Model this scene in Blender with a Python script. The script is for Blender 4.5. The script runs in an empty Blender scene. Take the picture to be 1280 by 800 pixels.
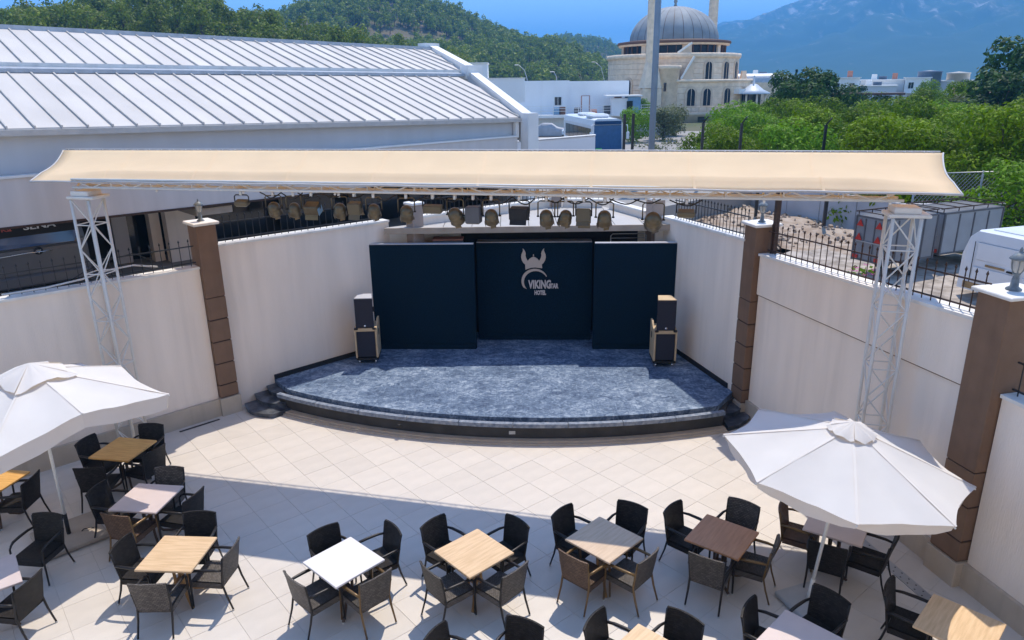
import bpy, math, random
from mathutils import Vector, Matrix, Quaternion, noise
random.seed(7)
R = math.radians
scene = bpy.context.scene
COL = scene.collection

# ------------------------------------------------------------ camera
cam_data = bpy.data.cameras.new("camera")
cam = bpy.data.objects.new("camera", cam_data)
COL.objects.link(cam)
cam.location = (0, 0, 7.0)
PITCH, ROLL = R(18.1), R(0.8)
cam.rotation_mode = 'QUATERNION'
cam.rotation_quaternion = (Matrix.Rotation(R(90) - PITCH, 3, 'X') @ Matrix.Rotation(-ROLL, 3, 'Z')).to_quaternion()
cam_data.sensor_width = 36.0
cam_data.lens = 910.0 / 1280.0 * 36.0
cam_data.clip_start = 0.1
cam_data.clip_end = 30000
scene.camera = cam

# ------------------------------------------------------------ sky and sun
SUN_VEC = Vector((0.17, 0.45, 1.0)).normalized()
SUN_EL = math.asin(SUN_VEC.z)
SUN_AZ = math.atan2(SUN_VEC.x, SUN_VEC.y)
world = bpy.data.worlds.new("World")
scene.world = world
world.use_nodes = True
wn = world.node_tree
sky = wn.nodes.new('ShaderNodeTexSky')
sky.sky_type = 'NISHITA'
sky.sun_disc = False
sky.sun_elevation = SUN_EL
sky.sun_rotation = SUN_AZ
sky.air_density = 1.0
sky.dust_density = 0.1
sky.ozone_density = 4.0
wn.links.new(sky.outputs[0], wn.nodes['Background'].inputs[0])
wn.nodes['Background'].inputs[1].default_value = 0.15
sun_data = bpy.data.lights.new("sun", 'SUN')
sun_data.energy = 2.7
sun_data.angle = R(0.5)
sun_data.color = (1.0, 0.915, 0.79)
sun = bpy.data.objects.new("sun", sun_data)
sun.rotation_mode = 'QUATERNION'
sun.rotation_quaternion = SUN_VEC.to_track_quat('Z', 'Y')
sun.location = (20, 50, 120)
COL.objects.link(sun)
scene.view_settings.view_transform = 'Standard'
scene.view_settings.look = 'None'
scene.view_settings.exposure = 0.94
scene.view_settings.gamma = 1.0
scene.render.engine = 'CYCLES'
scene.cycles.max_bounces = 6
scene.cycles.diffuse_bounces = 5
scene.cycles.volume_bounces = 1
scene.cycles.transparent_max_bounces = 8
scene.cycles.use_denoising = True

# ------------------------------------------------------------ materials
MATS = {}
def lin(c):
    return tuple(c) + (1.0,)
def mat(name, color, rough=0.6, var=0.1, vscale=4.0, bump=0.0, bscale=60.0, metal=0.0, spec=0.5,
        objvar=0.0, island=0.0, color2=None, thr=None, detail=5.0, stretch=None):
    """procedural surface: base colour broken up by noise, fine bump, per-object tone"""
    m = bpy.data.materials.new(name); m.use_nodes = True
    nt = m.node_tree; N = nt.nodes; L = nt.links
    b = N['Principled BSDF']
    b.inputs['Roughness'].default_value = rough
    b.inputs['Metallic'].default_value = metal
    b.inputs['Specular IOR Level'].default_value = spec
    tc = N.new('ShaderNodeTexCoord')
    vec = tc.outputs['Object']
    if stretch:
        mp = N.new('ShaderNodeMapping'); mp.inputs['Scale'].default_value = stretch
        L.new(vec, mp.inputs[0]); vec = mp.outputs[0]
    nz = N.new('ShaderNodeTexNoise'); nz.inputs['Scale'].default_value = vscale; nz.inputs['Detail'].default_value = detail
    L.new(vec, nz.inputs['Vector'])
    mr = N.new('ShaderNodeValToRGB')
    lo, hi = thr if thr else (0.3, 0.7)
    mr.color_ramp.elements[0].position = lo; mr.color_ramp.elements[1].position = hi
    if color2 is None:
        mr.color_ramp.elements[0].color = lin([c * (1 - var) for c in color])
        mr.color_ramp.elements[1].color = lin([min(1, c * (1 + var)) for c in color])
    else:
        mr.color_ramp.elements[0].color = lin(color); mr.color_ramp.elements[1].color = lin(color2)
    L.new(nz.outputs['Fac'], mr.inputs[0])
    out = mr.outputs[0]
    for amt, kind in ((objvar, 'o'), (island, 'i')):
        if amt:
            if kind == 'o':
                rn = N.new('ShaderNodeObjectInfo').outputs['Random']
            else:
                rn = N.new('ShaderNodeNewGeometry').outputs['Random Per Island']
            mp = N.new('ShaderNodeMapRange')
            mp.inputs['To Min'].default_value = 1 - amt; mp.inputs['To Max'].default_value = 1 + amt
            L.new(rn, mp.inputs[0])
            mx = N.new('ShaderNodeVectorMath'); mx.operation = 'SCALE'
            L.new(out, mx.inputs[0]); L.new(mp.outputs[0], mx.inputs['Scale'])
            out = mx.outputs[0]
    L.new(out, b.inputs['Base Color'])
    if bump:
        n2 = N.new('ShaderNodeTexNoise'); n2.inputs['Scale'].default_value = bscale; n2.inputs['Detail'].default_value = 3
        L.new(vec, n2.inputs['Vector'])
        bp = N.new('ShaderNodeBump'); bp.inputs['Strength'].default_value = bump; bp.inputs['Distance'].default_value = 0.02
        L.new(n2.outputs['Fac'], bp.inputs['Height']); L.new(bp.outputs[0], b.inputs['Normal'])
    MATS[name] = m
    return m

def cloth(name, color, trans, tcol, rough=0.8, amt=0.35):
    """woven fabric that lets a part of the sun through"""
    m = mat(name, color, rough, 0.04, 2.0, 0.15, 6.0)
    nt = m.node_tree; N = nt.nodes; L = nt.links
    b = N['Principled BSDF']; o = N['Material Output']
    t = N.new('ShaderNodeBsdfTranslucent'); t.inputs[0].default_value = lin(tcol)
    mx = N.new('ShaderNodeMixShader'); mx.inputs[0].default_value = amt
    L.new(b.outputs[0], mx.inputs[1]); L.new(t.outputs[0], mx.inputs[2]); L.new(mx.outputs[0], o.inputs[0])
    return m

def weave(name, c1, c2, gap):
    m = bpy.data.materials.new(name); m.use_nodes = True
    nt = m.node_tree; N = nt.nodes; L = nt.links
    b = N['Principled BSDF']; b.inputs['Roughness'].default_value = 0.5; b.inputs['Specular IOR Level'].default_value = 0.2
    tc = N.new('ShaderNodeTexCoord'); sx = N.new('ShaderNodeSeparateXYZ'); L.new(tc.outputs['Object'], sx.inputs[0])
    ad = N.new('ShaderNodeMath'); ad.operation = 'ADD'; L.new(sx.outputs['Y'], ad.inputs[0]); L.new(sx.outputs['Z'], ad.inputs[1])
    cx = N.new('ShaderNodeCombineXYZ'); L.new(sx.outputs['X'], cx.inputs[0]); L.new(ad.outputs[0], cx.inputs[1])
    br = N.new('ShaderNodeTexBrick'); L.new(cx.outputs[0], br.inputs['Vector'])
    br.inputs['Scale'].default_value = 1.0; br.inputs['Brick Width'].default_value = 0.046; br.inputs['Row Height'].default_value = 0.020
    br.inputs['Mortar Size'].default_value = 0.003; br.inputs['Mortar Smooth'].default_value = 0.5
    br.inputs['Color1'].default_value = lin(c1); br.inputs['Color2'].default_value = lin(c2); br.inputs['Mortar'].default_value = lin(gap)
    oi = N.new('ShaderNodeObjectInfo'); mp = N.new('ShaderNodeMapRange')
    mp.inputs['To Min'].default_value = 0.75; mp.inputs['To Max'].default_value = 1.3; L.new(oi.outputs['Random'], mp.inputs[0])
    sc = N.new('ShaderNodeVectorMath'); sc.operation = 'SCALE'; L.new(br.outputs['Color'], sc.inputs[0]); L.new(mp.outputs[0], sc.inputs['Scale'])
    L.new(sc.outputs[0], b.inputs['Base Color'])
    bp = N.new('ShaderNodeBump'); bp.inputs['Strength'].default_value = 0.8; bp.inputs['Distance'].default_value = 0.006; bp.invert = True
    L.new(br.outputs['Fac'], bp.inputs['Height']); L.new(bp.outputs[0], b.inputs['Normal'])
    MATS[name] = m
    return m

def wood(name, c1, c2, rough=0.4):
    return mat(name, c1, rough, 0, 3.6, 0.05, 40, color2=c2, thr=(0.28, 0.72), detail=9, stretch=(0.9, 9.0, 1.0))

def leafmat(name, c1, c2, amt=0.3):
    m = mat(name, c1, 0.55, 0, 0.9, 0, color2=c2, thr=(0.3, 0.7), objvar=0.32, island=0.5, spec=0.12)
    nt = m.node_tree; N = nt.nodes; L = nt.links
    b = N['Principled BSDF']; o = N['Material Output']
    t = N.new('ShaderNodeBsdfTranslucent')
    t.inputs[0].default_value = lin([c1[0] * 1.8 + .02, c1[1] * 1.9 + .03, c1[2] * 0.7])
    mx = N.new('ShaderNodeMixShader'); mx.inputs[0].default_value = amt
    L.new(b.outputs[0], mx.inputs[1]); L.new(t.outputs[0], mx.inputs[2]); L.new(mx.outputs[0], o.inputs[0])
    return m

def glass(name, color, rough=0.08):
    m = bpy.data.materials.new(name); m.use_nodes = True
    nt = m.node_tree; b = nt.nodes['Principled BSDF']
    n = nt.nodes.new('ShaderNodeTexNoise'); n.inputs['Scale'].default_value = 0.7
    r = nt.nodes.new('ShaderNodeValToRGB')
    r.color_ramp.elements[0].color = lin([c * 0.7 for c in color]); r.color_ramp.elements[1].color = lin([c * 1.3 for c in color])
    tc = nt.nodes.new('ShaderNodeTexCoord'); nt.links.new(tc.outputs['Object'], n.inputs['Vector'])
    nt.links.new(n.outputs['Fac'], r.inputs[0]); nt.links.new(r.outputs[0], b.inputs['Base Color'])
    b.inputs['Roughness'].default_value = rough; b.inputs['Specular IOR Level'].default_value = 0.9
    MATS[name] = m
    return m

plaster = mat('plaster', (0.88, 0.765, 0.655), 0.85, 0.055, 1.6, 0.25, 35, stretch=(1.6, 1.6, 0.22), detail=9)
def stains(m, amt=.09):
    nt = m.node_tree; N = nt.nodes; L = nt.links; b = N['Principled BSDF']
    src = b.inputs['Base Color'].links[0].from_socket; cur = src
    tc = N.new('ShaderNodeTexCoord')
    for sc, st, lo, hi, a in ((1.0, (4.5, 4.5, .28), .52, .80, amt), (.55, (1, 1, .8), .50, .75, amt * .55)):
        mp = N.new('ShaderNodeMapping'); mp.inputs['Scale'].default_value = st; L.new(tc.outputs['Object'], mp.inputs[0])
        nz = N.new('ShaderNodeTexNoise'); nz.inputs['Scale'].default_value = sc; nz.inputs['Detail'].default_value = 7; L.new(mp.outputs[0], nz.inputs['Vector'])
        mr = N.new('ShaderNodeMapRange'); mr.inputs['From Min'].default_value = lo; mr.inputs['From Max'].default_value = hi; mr.inputs['To Min'].default_value = 1; mr.inputs['To Max'].default_value = 1 - a
        L.new(nz.outputs['Fac'], mr.inputs[0])
        vm = N.new('ShaderNodeVectorMath'); vm.operation = 'SCALE'; L.new(cur, vm.inputs[0]); L.new(mr.outputs[0], vm.inputs['Scale']); cur = vm.outputs[0]
    L.new(cur, b.inputs['Base Color'])
stains(plaster)
plaster_white = mat('plaster_white', (0.78, 0.77, 0.75), 0.8, 0.05, 1.5, 0.15, 30)
plaster_far = mat('plaster_far', (0.80, 0.80, 0.82), 0.8, 0.05, 0.4)
coping_m = mat('coping_white', (0.78, 0.75, 0.70), 0.6, 0.08, 3, 0.1, 40)
skirt_m = mat('skirting_beige', (0.50, 0.42, 0.33), 0.75, 0.08, 2.5, 0.2, 30)
brown_m = mat('brown_render', (0.20, 0.118, 0.072), 0.8, 0.1, 3, 0.3, 60)
brown_dark = mat('brown_joint', (0.05, 0.028, 0.02), 0.9, 0.1)
tile_m = mat('tile_beige', (0.60, 0.545, 0.485), 0.42, 0.045, 2.2, 0.05, 25, objvar=0.035, stretch=(1, 2.2, 1))
tile_stuff = mat('tile_beige_far', (0.60, 0.545, 0.485), 0.42, 0.045, 2.2, 0.05, 25, island=0.05, stretch=(1, 2.2, 1))
grout_m = mat('grout', (0.47, 0.425, 0.38), 0.9, 0.15, 6)
stage_m = mat('stage_floor_paint', (0.020, 0.042, 0.095), 0.6, 0, 1.7, 0.2, 18, spec=0.25, color2=(0.19, 0.28, 0.44), thr=(0.30, 0.70), detail=14, stretch=(1.0, 1.9, 1))
def worn_paint(m):
    nt = m.node_tree; N = nt.nodes; L = nt.links; b = N['Principled BSDF']
    tc = N.new('ShaderNodeTexCoord'); facs = []
    for sc, st, rot_, det, dis in ((.9, (1, 1.5, 1), 0, 10, .6), (7.0, (1, 1.2, 1), .3, 12, 1.2), (3.2, (14, .8, 1), 1.15, 6, 0), (2.6, (12, .7, 1), -.5, 6, 0)):
        mp = N.new('ShaderNodeMapping'); mp.inputs['Scale'].default_value = st; mp.inputs['Rotation'].default_value = (0, 0, rot_); L.new(tc.outputs['Object'], mp.inputs[0])
        nz = N.new('ShaderNodeTexNoise'); nz.inputs['Scale'].default_value = sc; nz.inputs['Detail'].default_value = det; nz.inputs['Roughness'].default_value = .65; nz.inputs['Distortion'].default_value = dis
        L.new(mp.outputs[0], nz.inputs['Vector']); facs.append(nz.outputs['Fac'])
    acc = None
    for f, w in zip(facs, (.36, .50, .08, .06)):
        mm = N.new('ShaderNodeMath'); mm.operation = 'MULTIPLY_ADD'; mm.inputs[1].default_value = w; L.new(f, mm.inputs[0])
        if acc is None: mm.inputs[2].default_value = 0
        else: L.new(acc, mm.inputs[2])
        acc = mm.outputs[0]
    rp = N.new('ShaderNodeValToRGB'); el = rp.color_ramp.elements
    el[0].position = .40; el[0].color = (.030, .055, .115, 1); el[1].position = .62; el[1].color = (.36, .43, .53, 1)
    e = el.new(.51); e.color = (.125, .18, .27, 1)
    L.new(acc, rp.inputs[0]); L.new(rp.outputs[0], b.inputs['Base Color'])
worn_paint(stage_m)
stage_edge_m = mat('stage_edge_stone', (0.10, 0.135, 0.20), 0.5, 0, 12, 0.3, 30, color2=(0.29, 0.32, 0.37), thr=(0.34, 0.72), detail=10)
stage_black = mat('stage_riser_black', (0.030, 0.028, 0.028), 0.75, 0, 3, 0.3, 40, color2=(0.055, 0.05, 0.047))
step_m = mat('step_dark_stone', (0.030, 0.036, 0.048), 0.5, 0, 4, 0.2, 30, color2=(0.19, 0.20, 0.23), thr=(0.45, 0.8), detail=10)
panel_m = mat('backdrop_navy', (0.003, 0.016, 0.032), 0.9, 0.35, 40, 0.6, 90, spec=0.18)
panel_top = mat('backdrop_cap', (0.45, 0.45, 0.48), 0.7, 0.08)
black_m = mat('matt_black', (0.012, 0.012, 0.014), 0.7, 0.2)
iron_m = mat('black_iron', (0.018, 0.019, 0.022), 0.45, 0.3, 8)
rust_m = mat('rusty_iron', (0.05, 0.024, 0.014), 0.7, 0.4, 20)
alu_m = mat('aluminium', (0.62, 0.63, 0.65), 0.38, 0.06, 6, metal=0.75)
alu_white = mat('aluminium_pale', (0.72, 0.69, 0.64), 0.5, 0.06, 6, metal=0.0)
grey_box = mat('grey_box', (0.10, 0.10, 0.11), 0.6, 0.12)
cable_m = mat('cable_black', (0.02, 0.018, 0.016), 0.6, 0.2)
can_m = mat('lamp_can_grey', (0.145, 0.115, 0.07), 0.32, 0.2, 8, metal=0.55)
lens_m = glass('lamp_lens', (0.35, 0.30, 0.2), 0.15)
canopy_m = cloth('canopy_cream', (0.92, 0.87, 0.66), 0, (1.0, 0.64, 0.09), amt=0.50)
canopy_hem = mat('canopy_hem', (0.50, 0.48, 0.47), 0.5, 0.06)
stains(skirt_m, .2); stains(brown_m, .2); stains(coping_m, .25)
umbrella_m = cloth('parasol_white', (0.80, 0.785, 0.77), 0, (0.86, 0.66, 0.42), amt=0.28)
pole_m = mat('parasol_pole', (0.74, 0.73, 0.70), 0.4, 0.05)
wicker_dark = weave('wicker_charcoal', (0.016, 0.0135, 0.0125), (0.036, 0.030, 0.027), (0.003, 0.003, 0.003))
wicker_grey = weave('wicker_grey', (0.080, 0.070, 0.062), (0.15, 0.13, 0.115), (0.016, 0.014, 0.012))
wicker_brown = weave('wicker_brown', (0.10, 0.062, 0.042), (0.165, 0.105, 0.07), (0.02, 0.012, 0.008))
leg_m = mat('chair_frame_dark', (0.018, 0.015, 0.014), 0.4, 0.15, spec=0.35)
leg_bronze = mat('chair_frame_bronze', (0.16, 0.095, 0.035), 0.35, 0.15, metal=0.3)
cap_m = mat('leg_cap', (0.55, 0.54, 0.52), 0.4, 0.05)
oak_m = wood('oak_top', (0.55, 0.365, 0.195), (0.72, 0.505, 0.30))
honey_m = wood('honey_top', (0.52, 0.26, 0.06), (0.70, 0.40, 0.12))
walnut_m = wood('walnut_top', (0.36, 0.165, 0.07), (0.48, 0.235, 0.105))
white_top = mat('white_top', (0.72, 0.68, 0.66), 0.35, 0.04, 4)
pink_top = mat('pale_pink_top', (0.58, 0.48, 0.45), 0.4, 0.05, 4)
greyoak_m = wood('greyed_oak_top', (0.50, 0.36, 0.235), (0.62, 0.47, 0.33))
base_wood = mat('table_base_dark', (0.085, 0.05, 0.03), 0.45, 0.2, 6)
base_honey = mat('table_base_honey', (0.36, 0.20, 0.07), 0.45, 0.15, 6)
slab_m = mat('parasol_base_slab', (0.36, 0.30, 0.24), 0.7, 0.1)
slab_grey = mat('parasol_base_grey', (0.42, 0.42, 0.42), 0.7, 0.1)
steel_m = mat('galvanised_steel', (0.42, 0.43, 0.45), 0.4, 0.1, metal=0.5)
lantern_m = mat('lantern_metal', (0.16, 0.19, 0.21), 0.5, 0.25, 15)
lantern_glass = glass('lantern_glass', (0.42, 0.42, 0.40), 0.15)
amp_wood = mat('cabinet_wood', (0.58, 0.43, 0.26), 0.6, 0.08, 6)
grille_m = mat('speaker_grille', (0.020, 0.020, 0.034), 0.7, 0.2, 80, 0.5, 120)
roof_m = mat('roof_metal_white', (0.60, 0.56, 0.52), 0.6, 0.07, 1.1, spec=0.15, objvar=0.05, stretch=(1, 0.4, 1))
seam_m = mat('roof_seam', (0.50, 0.47, 0.44), 0.6, 0.1)
zinc_m = mat('zinc_flashing', (0.40, 0.43, 0.48), 0.45, 0.15, metal=0.3)
hall_wall = mat('hall_wall', (0.52, 0.53, 0.55), 0.75, 0.05, 0.6, 0, stretch=(3, 3, 0.3))
hall_fascia = mat('hall_fascia', (0.60, 0.565, 0.55), 0.75, 0.06, 0.9, 0, stretch=(4, 4, 0.3))
slate_m = mat('stage_roof_panel', (0.44, 0.415, 0.39), 0.6, 0.05, 2, objvar=0.04)
dark_glass = glass('dark_glass', (0.012, 0.016, 0.022))
mosque_glass = mat('mosque_glass', (0.012, 0.018, 0.028), 0.4, 0.2, 2, spec=0.2)
blue_glass = glass('blue_glass', (0.02, 0.06, 0.16))
stone_m = mat('mosque_stone', (0.80, 0.63, 0.47), 0.85, 0.13, 1.5, objvar=0.03)
stone_dk = mat('mosque_cornice', (0.68, 0.52, 0.38), 0.85, 0.1, 1.5)
dome_m = mat('dome_lead', (0.27, 0.29, 0.31), 0.75, 0.15, 0.6, objvar=0.05)
eave_m = mat('brown_eave', (0.13, 0.065, 0.045), 0.7, 0.1)
asphalt = mat('asphalt', (0.30, 0.28, 0.26), 0.95, 0.15, 0.5, 0.3, 10)
gravel = mat('gravel', (0.24, 0.20, 0.165), 0.95, 0, 3, 0.8, 9, color2=(0.46, 0.40, 0.345), thr=(0.35, 0.65), detail=10)
dirt_m = mat('dirt_rubble', (0.27, 0.19, 0.13), 0.95, 0, 2.5, 0.9, 6, color2=(0.42, 0.34, 0.27), thr=(0.35, 0.65), detail=10)
soil_m = mat('field_soil', (0.13, 0.11, 0.06), 0.95, 0, 0.12, 0.3, 3, color2=(0.07, 0.09, 0.035), thr=(0.35, 0.65), detail=8)
concrete = mat('concrete_wall', (0.46, 0.46, 0.48), 0.85, 0.1, 0.9, 0.3, 12)
van_white = mat('van_white', (0.72, 0.74, 0.76), 0.3, 0.05, 1.5)
van_rust = mat('van_rust', (0.34, 0.22, 0.10), 0.8, 0.25, 8)
van_grey = mat('van_grey', (0.115, 0.115, 0.12), 0.35, 0.06, 2, metal=0.3)
rubber_m = mat('rubber', (0.015, 0.015, 0.015), 0.8, 0.1)
trailer_m = mat('trailer_grey', (0.22, 0.23, 0.25), 0.5, 0.08, 2)
red_m = mat('reflector_red', (0.48, 0.025, 0.015), 0.4, 0.05)
amber_m = mat('lamp_amber', (0.6, 0.16, 0.02), 0.4, 0.05)
bus_body = mat('bus_body', (0.70, 0.72, 0.75), 0.3, 0.05)
bus_blue = mat('bus_blue', (0.03, 0.10, 0.24), 0.25, 0.1)
chrome = mat('bright_metal', (0.7, 0.7, 0.7), 0.2, 0.02, metal=0.9)
green_m = mat('green_board', (0.08, 0.5, 0.16), 0.5, 0.05)
cover_m = mat('car_cover', (0.36, 0.37, 0.40), 0.7, 0.1, 2)
emblem_m = mat('emblem_beige', (0.56, 0.47, 0.40), 0.6, 0.03)
letter_m = mat('letter_pale', (0.62, 0.56, 0.54), 0.5, 0.03)
text_white = mat('text_white', (0.7, 0.7, 0.72), 0.5, 0.02)
text_red = mat('text_red', (0.5, 0.10, 0.08), 0.5, 0.02)
terracotta = mat('terracotta', (0.46, 0.20, 0.13), 0.8, 0.15)
blue_box = mat('blue_panel', (0.16, 0.30, 0.46), 0.5, 0.08)
tank_blue = mat('tank_blue_grey', (0.12, 0.17, 0.25), 0.6, 0.1)
leaf_citrus = leafmat('leaf_citrus', (0.085, 0.145, 0.003), (0.19, 0.27, 0.005), 0.26)
leaf_dark = leafmat('leaf_dark', (0.024, 0.060, 0.014), (0.050, 0.098, 0.024), 0.2)
leaf_lime = leafmat('leaf_lime', (0.10, 0.20, 0.010), (0.17, 0.28, 0.016))
leaf_olive = leafmat('leaf_olive', (0.11, 0.125, 0.065), (0.16, 0.17, 0.10), 0.2)
leaf_pine = leafmat('leaf_pine', (0.10, 0.14, 0.016), (0.22, 0.24, 0.040), 0.25)
bark_m = mat('bark', (0.10, 0.07, 0.045), 0.9, 0.25, 5)
hill_m = mat('hill_soil', (0.16, 0.12, 0.075), 0.95, 0, 0.03, 0, color2=(0.06, 0.075, 0.025), thr=(0.4, 0.6), detail=10)
flower_m = mat('flower_pink', (0.6, 0.04, 0.32), 0.5, 0.1)
pink_rag = mat('pink_petal', (0.7, 0.05, 0.2), 0.5, 0.1)
pipe_m = mat('white_pipe', (0.6, 0.58, 0.56), 0.5, 0.08)

# ------------------------------------------------------------ mesh builder
class MB:
    def __init__(s):
        s.v = []; s.f = []; s.m = []; s.mi = 0; s.sm = []
    def add(s, vs, fs, mi=None, smooth=False):
        o = len(s.v); s.v += [tuple(v) for v in vs]
        for f in fs:
            s.f.append(tuple(i + o for i in f)); s.m.append(s.mi if mi is None else mi); s.sm.append(smooth)
        return s
    def box(s, c, d, rz=0.0, mi=None, rot=None):
        M = rot if rot is not None else Matrix.Rotation(rz, 3, 'Z')
        hx, hy, hz = d[0] / 2, d[1] / 2, d[2] / 2
        vs = [Vector(c) + M @ Vector((x * hx, y * hy, z * hz)) for z in (-1, 1) for x, y in ((-1, -1), (1, -1), (1, 1), (-1, 1))]
        return s.add(vs, [(3, 2, 1, 0), (4, 5, 6, 7), (0, 1, 5, 4), (1, 2, 6, 5), (2, 3, 7, 6), (3, 0, 4, 7)], mi)
    def bbox(s, c, d, b, rz=0.0, mi=None):
        """box with a bevelled outline (top and bottom edges, corners)"""
        hx, hy, hz = d[0] / 2, d[1] / 2, d[2] / 2
        b = min(b, hx * .9, hy * .9, hz * .9)
        def ring(i, z):
            x, y = hx - i, hy - i; k = b
            return [(-x + k, -y, z), (x - k, -y, z), (x, -y + k, z), (x, y - k, z), (x - k, y, z), (-x + k, y, z), (-x, y - k, z), (-x, -y + k, z)]
        M = Matrix.Rotation(rz, 3, 'Z'); C = Vector(c)
        vs = []
        for i, z in ((b, -hz), (0, -hz + b), (0, hz - b), (b, hz)):
            vs += [C + M @ Vector(p) for p in ring(i, z)]
        fs = [tuple(range(7, -1, -1)), tuple(range(24, 32))]
        for k in range(3):
            for i in range(8):
                j = (i + 1) % 8; fs.append((k * 8 + i, k * 8 + j, (k + 1) * 8 + j, (k + 1) * 8 + i))
        return s.add(vs, fs, mi)
    def bar(s, p, q, r, n=8, r2=None, mi=None, cap=True, smooth=True):
        p, q = Vector(p), Vector(q); d = (q - p)
        if d.length < 1e-6: return s
        d.normalize(); a = d.orthogonal().normalized()
        if n == 4:
            a = d.cross(Vector((0, 0, 1)));
            a = a.normalized() if a.length > 1e-3 else Vector((1, 0, 0))
            a = (a + d.cross(a)).normalized()
        b = d.cross(a); r2 = r if r2 is None else r2
        vs = []
        for P, rr in ((p, r), (q, r2)):
            for i in range(n):
                t = 2 * math.pi * i / n
                vs.append(P + a * (math.cos(t) * rr) + b * (math.sin(t) * rr))
        fs = [(i, (i + 1) % n, n + (i + 1) % n, n + i) for i in range(n)]
        s.add(vs, fs, mi, smooth and n > 4)
        if cap:
            o = len(s.v) - 2 * n
            s.f.append(tuple(o + i for i in range(n - 1, -1, -1))); s.m.append(s.mi if mi is None else mi); s.sm.append(False)
            s.f.append(tuple(o + n + i for i in range(n))); s.m.append(s.mi if mi is None else mi); s.sm.append(False)
        return s
    def tube(s, pts, r, n=6, mi=None):
        """tube through points with shared rings"""
        P = [Vector(p) for p in pts]; k = len(P); vs = []
        ref = None
        for i in range(k):
            d = (P[min(i + 1, k - 1)] - P[max(i - 1, 0)]).normalized()
            if ref is None: ref = d.orthogonal().normalized()
            a = (ref - d * ref.dot(d)).normalized(); ref = a; b = d.cross(a)
            rr = r[i] if isinstance(r, (list, tuple)) else r
            for j in range(n):
                t = 2 * math.pi * j / n + math.pi / n
                vs.append(P[i] + a * (math.cos(t) * rr) + b * (math.sin(t) * rr))
        fs = []
        for i in range(k - 1):
            for j in range(n):
                fs.append((i * n + j, i * n + (j + 1) % n, (i + 1) * n + (j + 1) % n, (i + 1) * n + j))
        fs.append(tuple(range(n - 1, -1, -1))); fs.append(tuple((k - 1) * n + j for j in range(n)))
        return s.add(vs, fs, mi, n > 4)
    def prism(s, poly, z0, z1, mi=None, top_mi=None):
        n = len(poly)
        vs = [(x, y, z0) for x, y in poly] + [(x, y, z1) for x, y in poly]
        s.add(vs, [tuple(range(n - 1, -1, -1))] + [(i, (i + 1) % n, n + (i + 1) % n, n + i) for i in range(n)], mi)
        s.add([(x, y, z1) for x, y in poly], [tuple(range(n))], mi if top_mi is None else top_mi)
        return s
    def lathe(s, prof, n=20, c=(0, 0, 0), mi=None, a0=0.0, a1=2 * math.pi, smooth=True):
        full = abs(a1 - a0 - 2 * math.pi) < 1e-6
        m = n if full else n + 1; vs = []
        for r, z in prof:
            for i in range(m):
                t = a0 + (a1 - a0) * i / n
                vs.append((c[0] + r * math.cos(t), c[1] + r * math.sin(t), c[2] + z))
        fs = []
        for k in range(len(prof) - 1):
            for i in range(n):
                j = (i + 1) % m
                fs.append((k * m + i, k * m + j, (k + 1) * m + j, (k + 1) * m + i))
        return s.add(vs, fs, mi, smooth)
    def grid(s, rows, mi=None, smooth=True):
        h, w = len(rows), len(rows[0]); vs = [p for r in rows for p in r]
        fs = [(i * w + j, i * w + j + 1, (i + 1) * w + j + 1, (i + 1) * w + j) for i in range(h - 1) for j in range(w - 1)]
        return s.add(vs, fs, mi, smooth)
    def mesh(s, name, mats):
        me = bpy.data.meshes.new(name); me.from_pydata(s.v, [], s.f)
        if not isinstance(mats, (list, tuple)): mats = [mats]
        for m in mats: me.materials.append(m)
        if len(mats) > 1: me.polygons.foreach_set('material_index', s.m)
        me.polygons.foreach_set('use_smooth', s.sm)
        me.update()
        return me
    def build(s, name, mats, parent=None):
        return link(name, s.mesh(name, mats), parent)

def link(name, me, parent=None, loc=None, rot=None, scale=None):
    o = bpy.data.objects.new(name, me); COL.objects.link(o)
    if parent is not None: o.parent = parent
    if loc is not None: o.location = loc
    if rot is not None: o.rotation_euler = rot
    if scale is not None: o.scale = scale
    return o
def tag(o, label=None, cat=None, group=None, kind=None):
    if label: o['label'] = label
    if cat: o['category'] = cat
    if group: o['group'] = group
    if kind: o['kind'] = kind
    return o
def thing(name, label, cat, loc=(0, 0, 0), rz=0.0, group=None, rot=None):
    o = bpy.data.objects.new(name, None); COL.objects.link(o)
    o.empty_display_size = 0.2
    o.location = loc
    if rot is not None:
        o.rotation_mode = 'QUATERNION'; o.rotation_quaternion = rot
    else:
        o.rotation_euler = (0, 0, rz)
    return tag(o, label, cat, group)
KIDS = {}
def dup(root, loc, rz, label, group=None):
    """copy of a thing, of its parts and of their sub-parts (mesh data shared)"""
    r = root.copy(); COL.objects.link(r); r.location = loc; r.rotation_euler = (0, 0, rz); r['label'] = label
    if group: r['group'] = group
    if root.name not in KIDS:
        KIDS[root.name] = [(c, list(c.children)) for c in root.children]
    for ch, sub in KIDS[root.name]:
        c = ch.copy(); COL.objects.link(c); c.parent = r
        for g in sub:
            d = g.copy(); COL.objects.link(d); d.parent = c
    return r
def text(name, body, size, m, parent, loc, rot, sx=1.0, extrude=0.012, bold=0.0, align='CENTER'):
    c = bpy.data.curves.new(name, 'FONT'); c.body = body; c.size = size; c.extrude = extrude; c.offset = bold
    c.align_x = align; c.resolution_u = 3
    c.materials.append(m)
    tmp = bpy.data.objects.new(name, c); COL.objects.link(tmp)
    bpy.context.view_layer.update()
    me = bpy.data.meshes.new_from_object(tmp.evaluated_get(bpy.context.evaluated_depsgraph_get()))
    bpy.data.objects.remove(tmp); bpy.data.curves.remove(c); me.name = name
    return link(name, me, parent, loc, rot, (sx, 1, 1))
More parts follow.
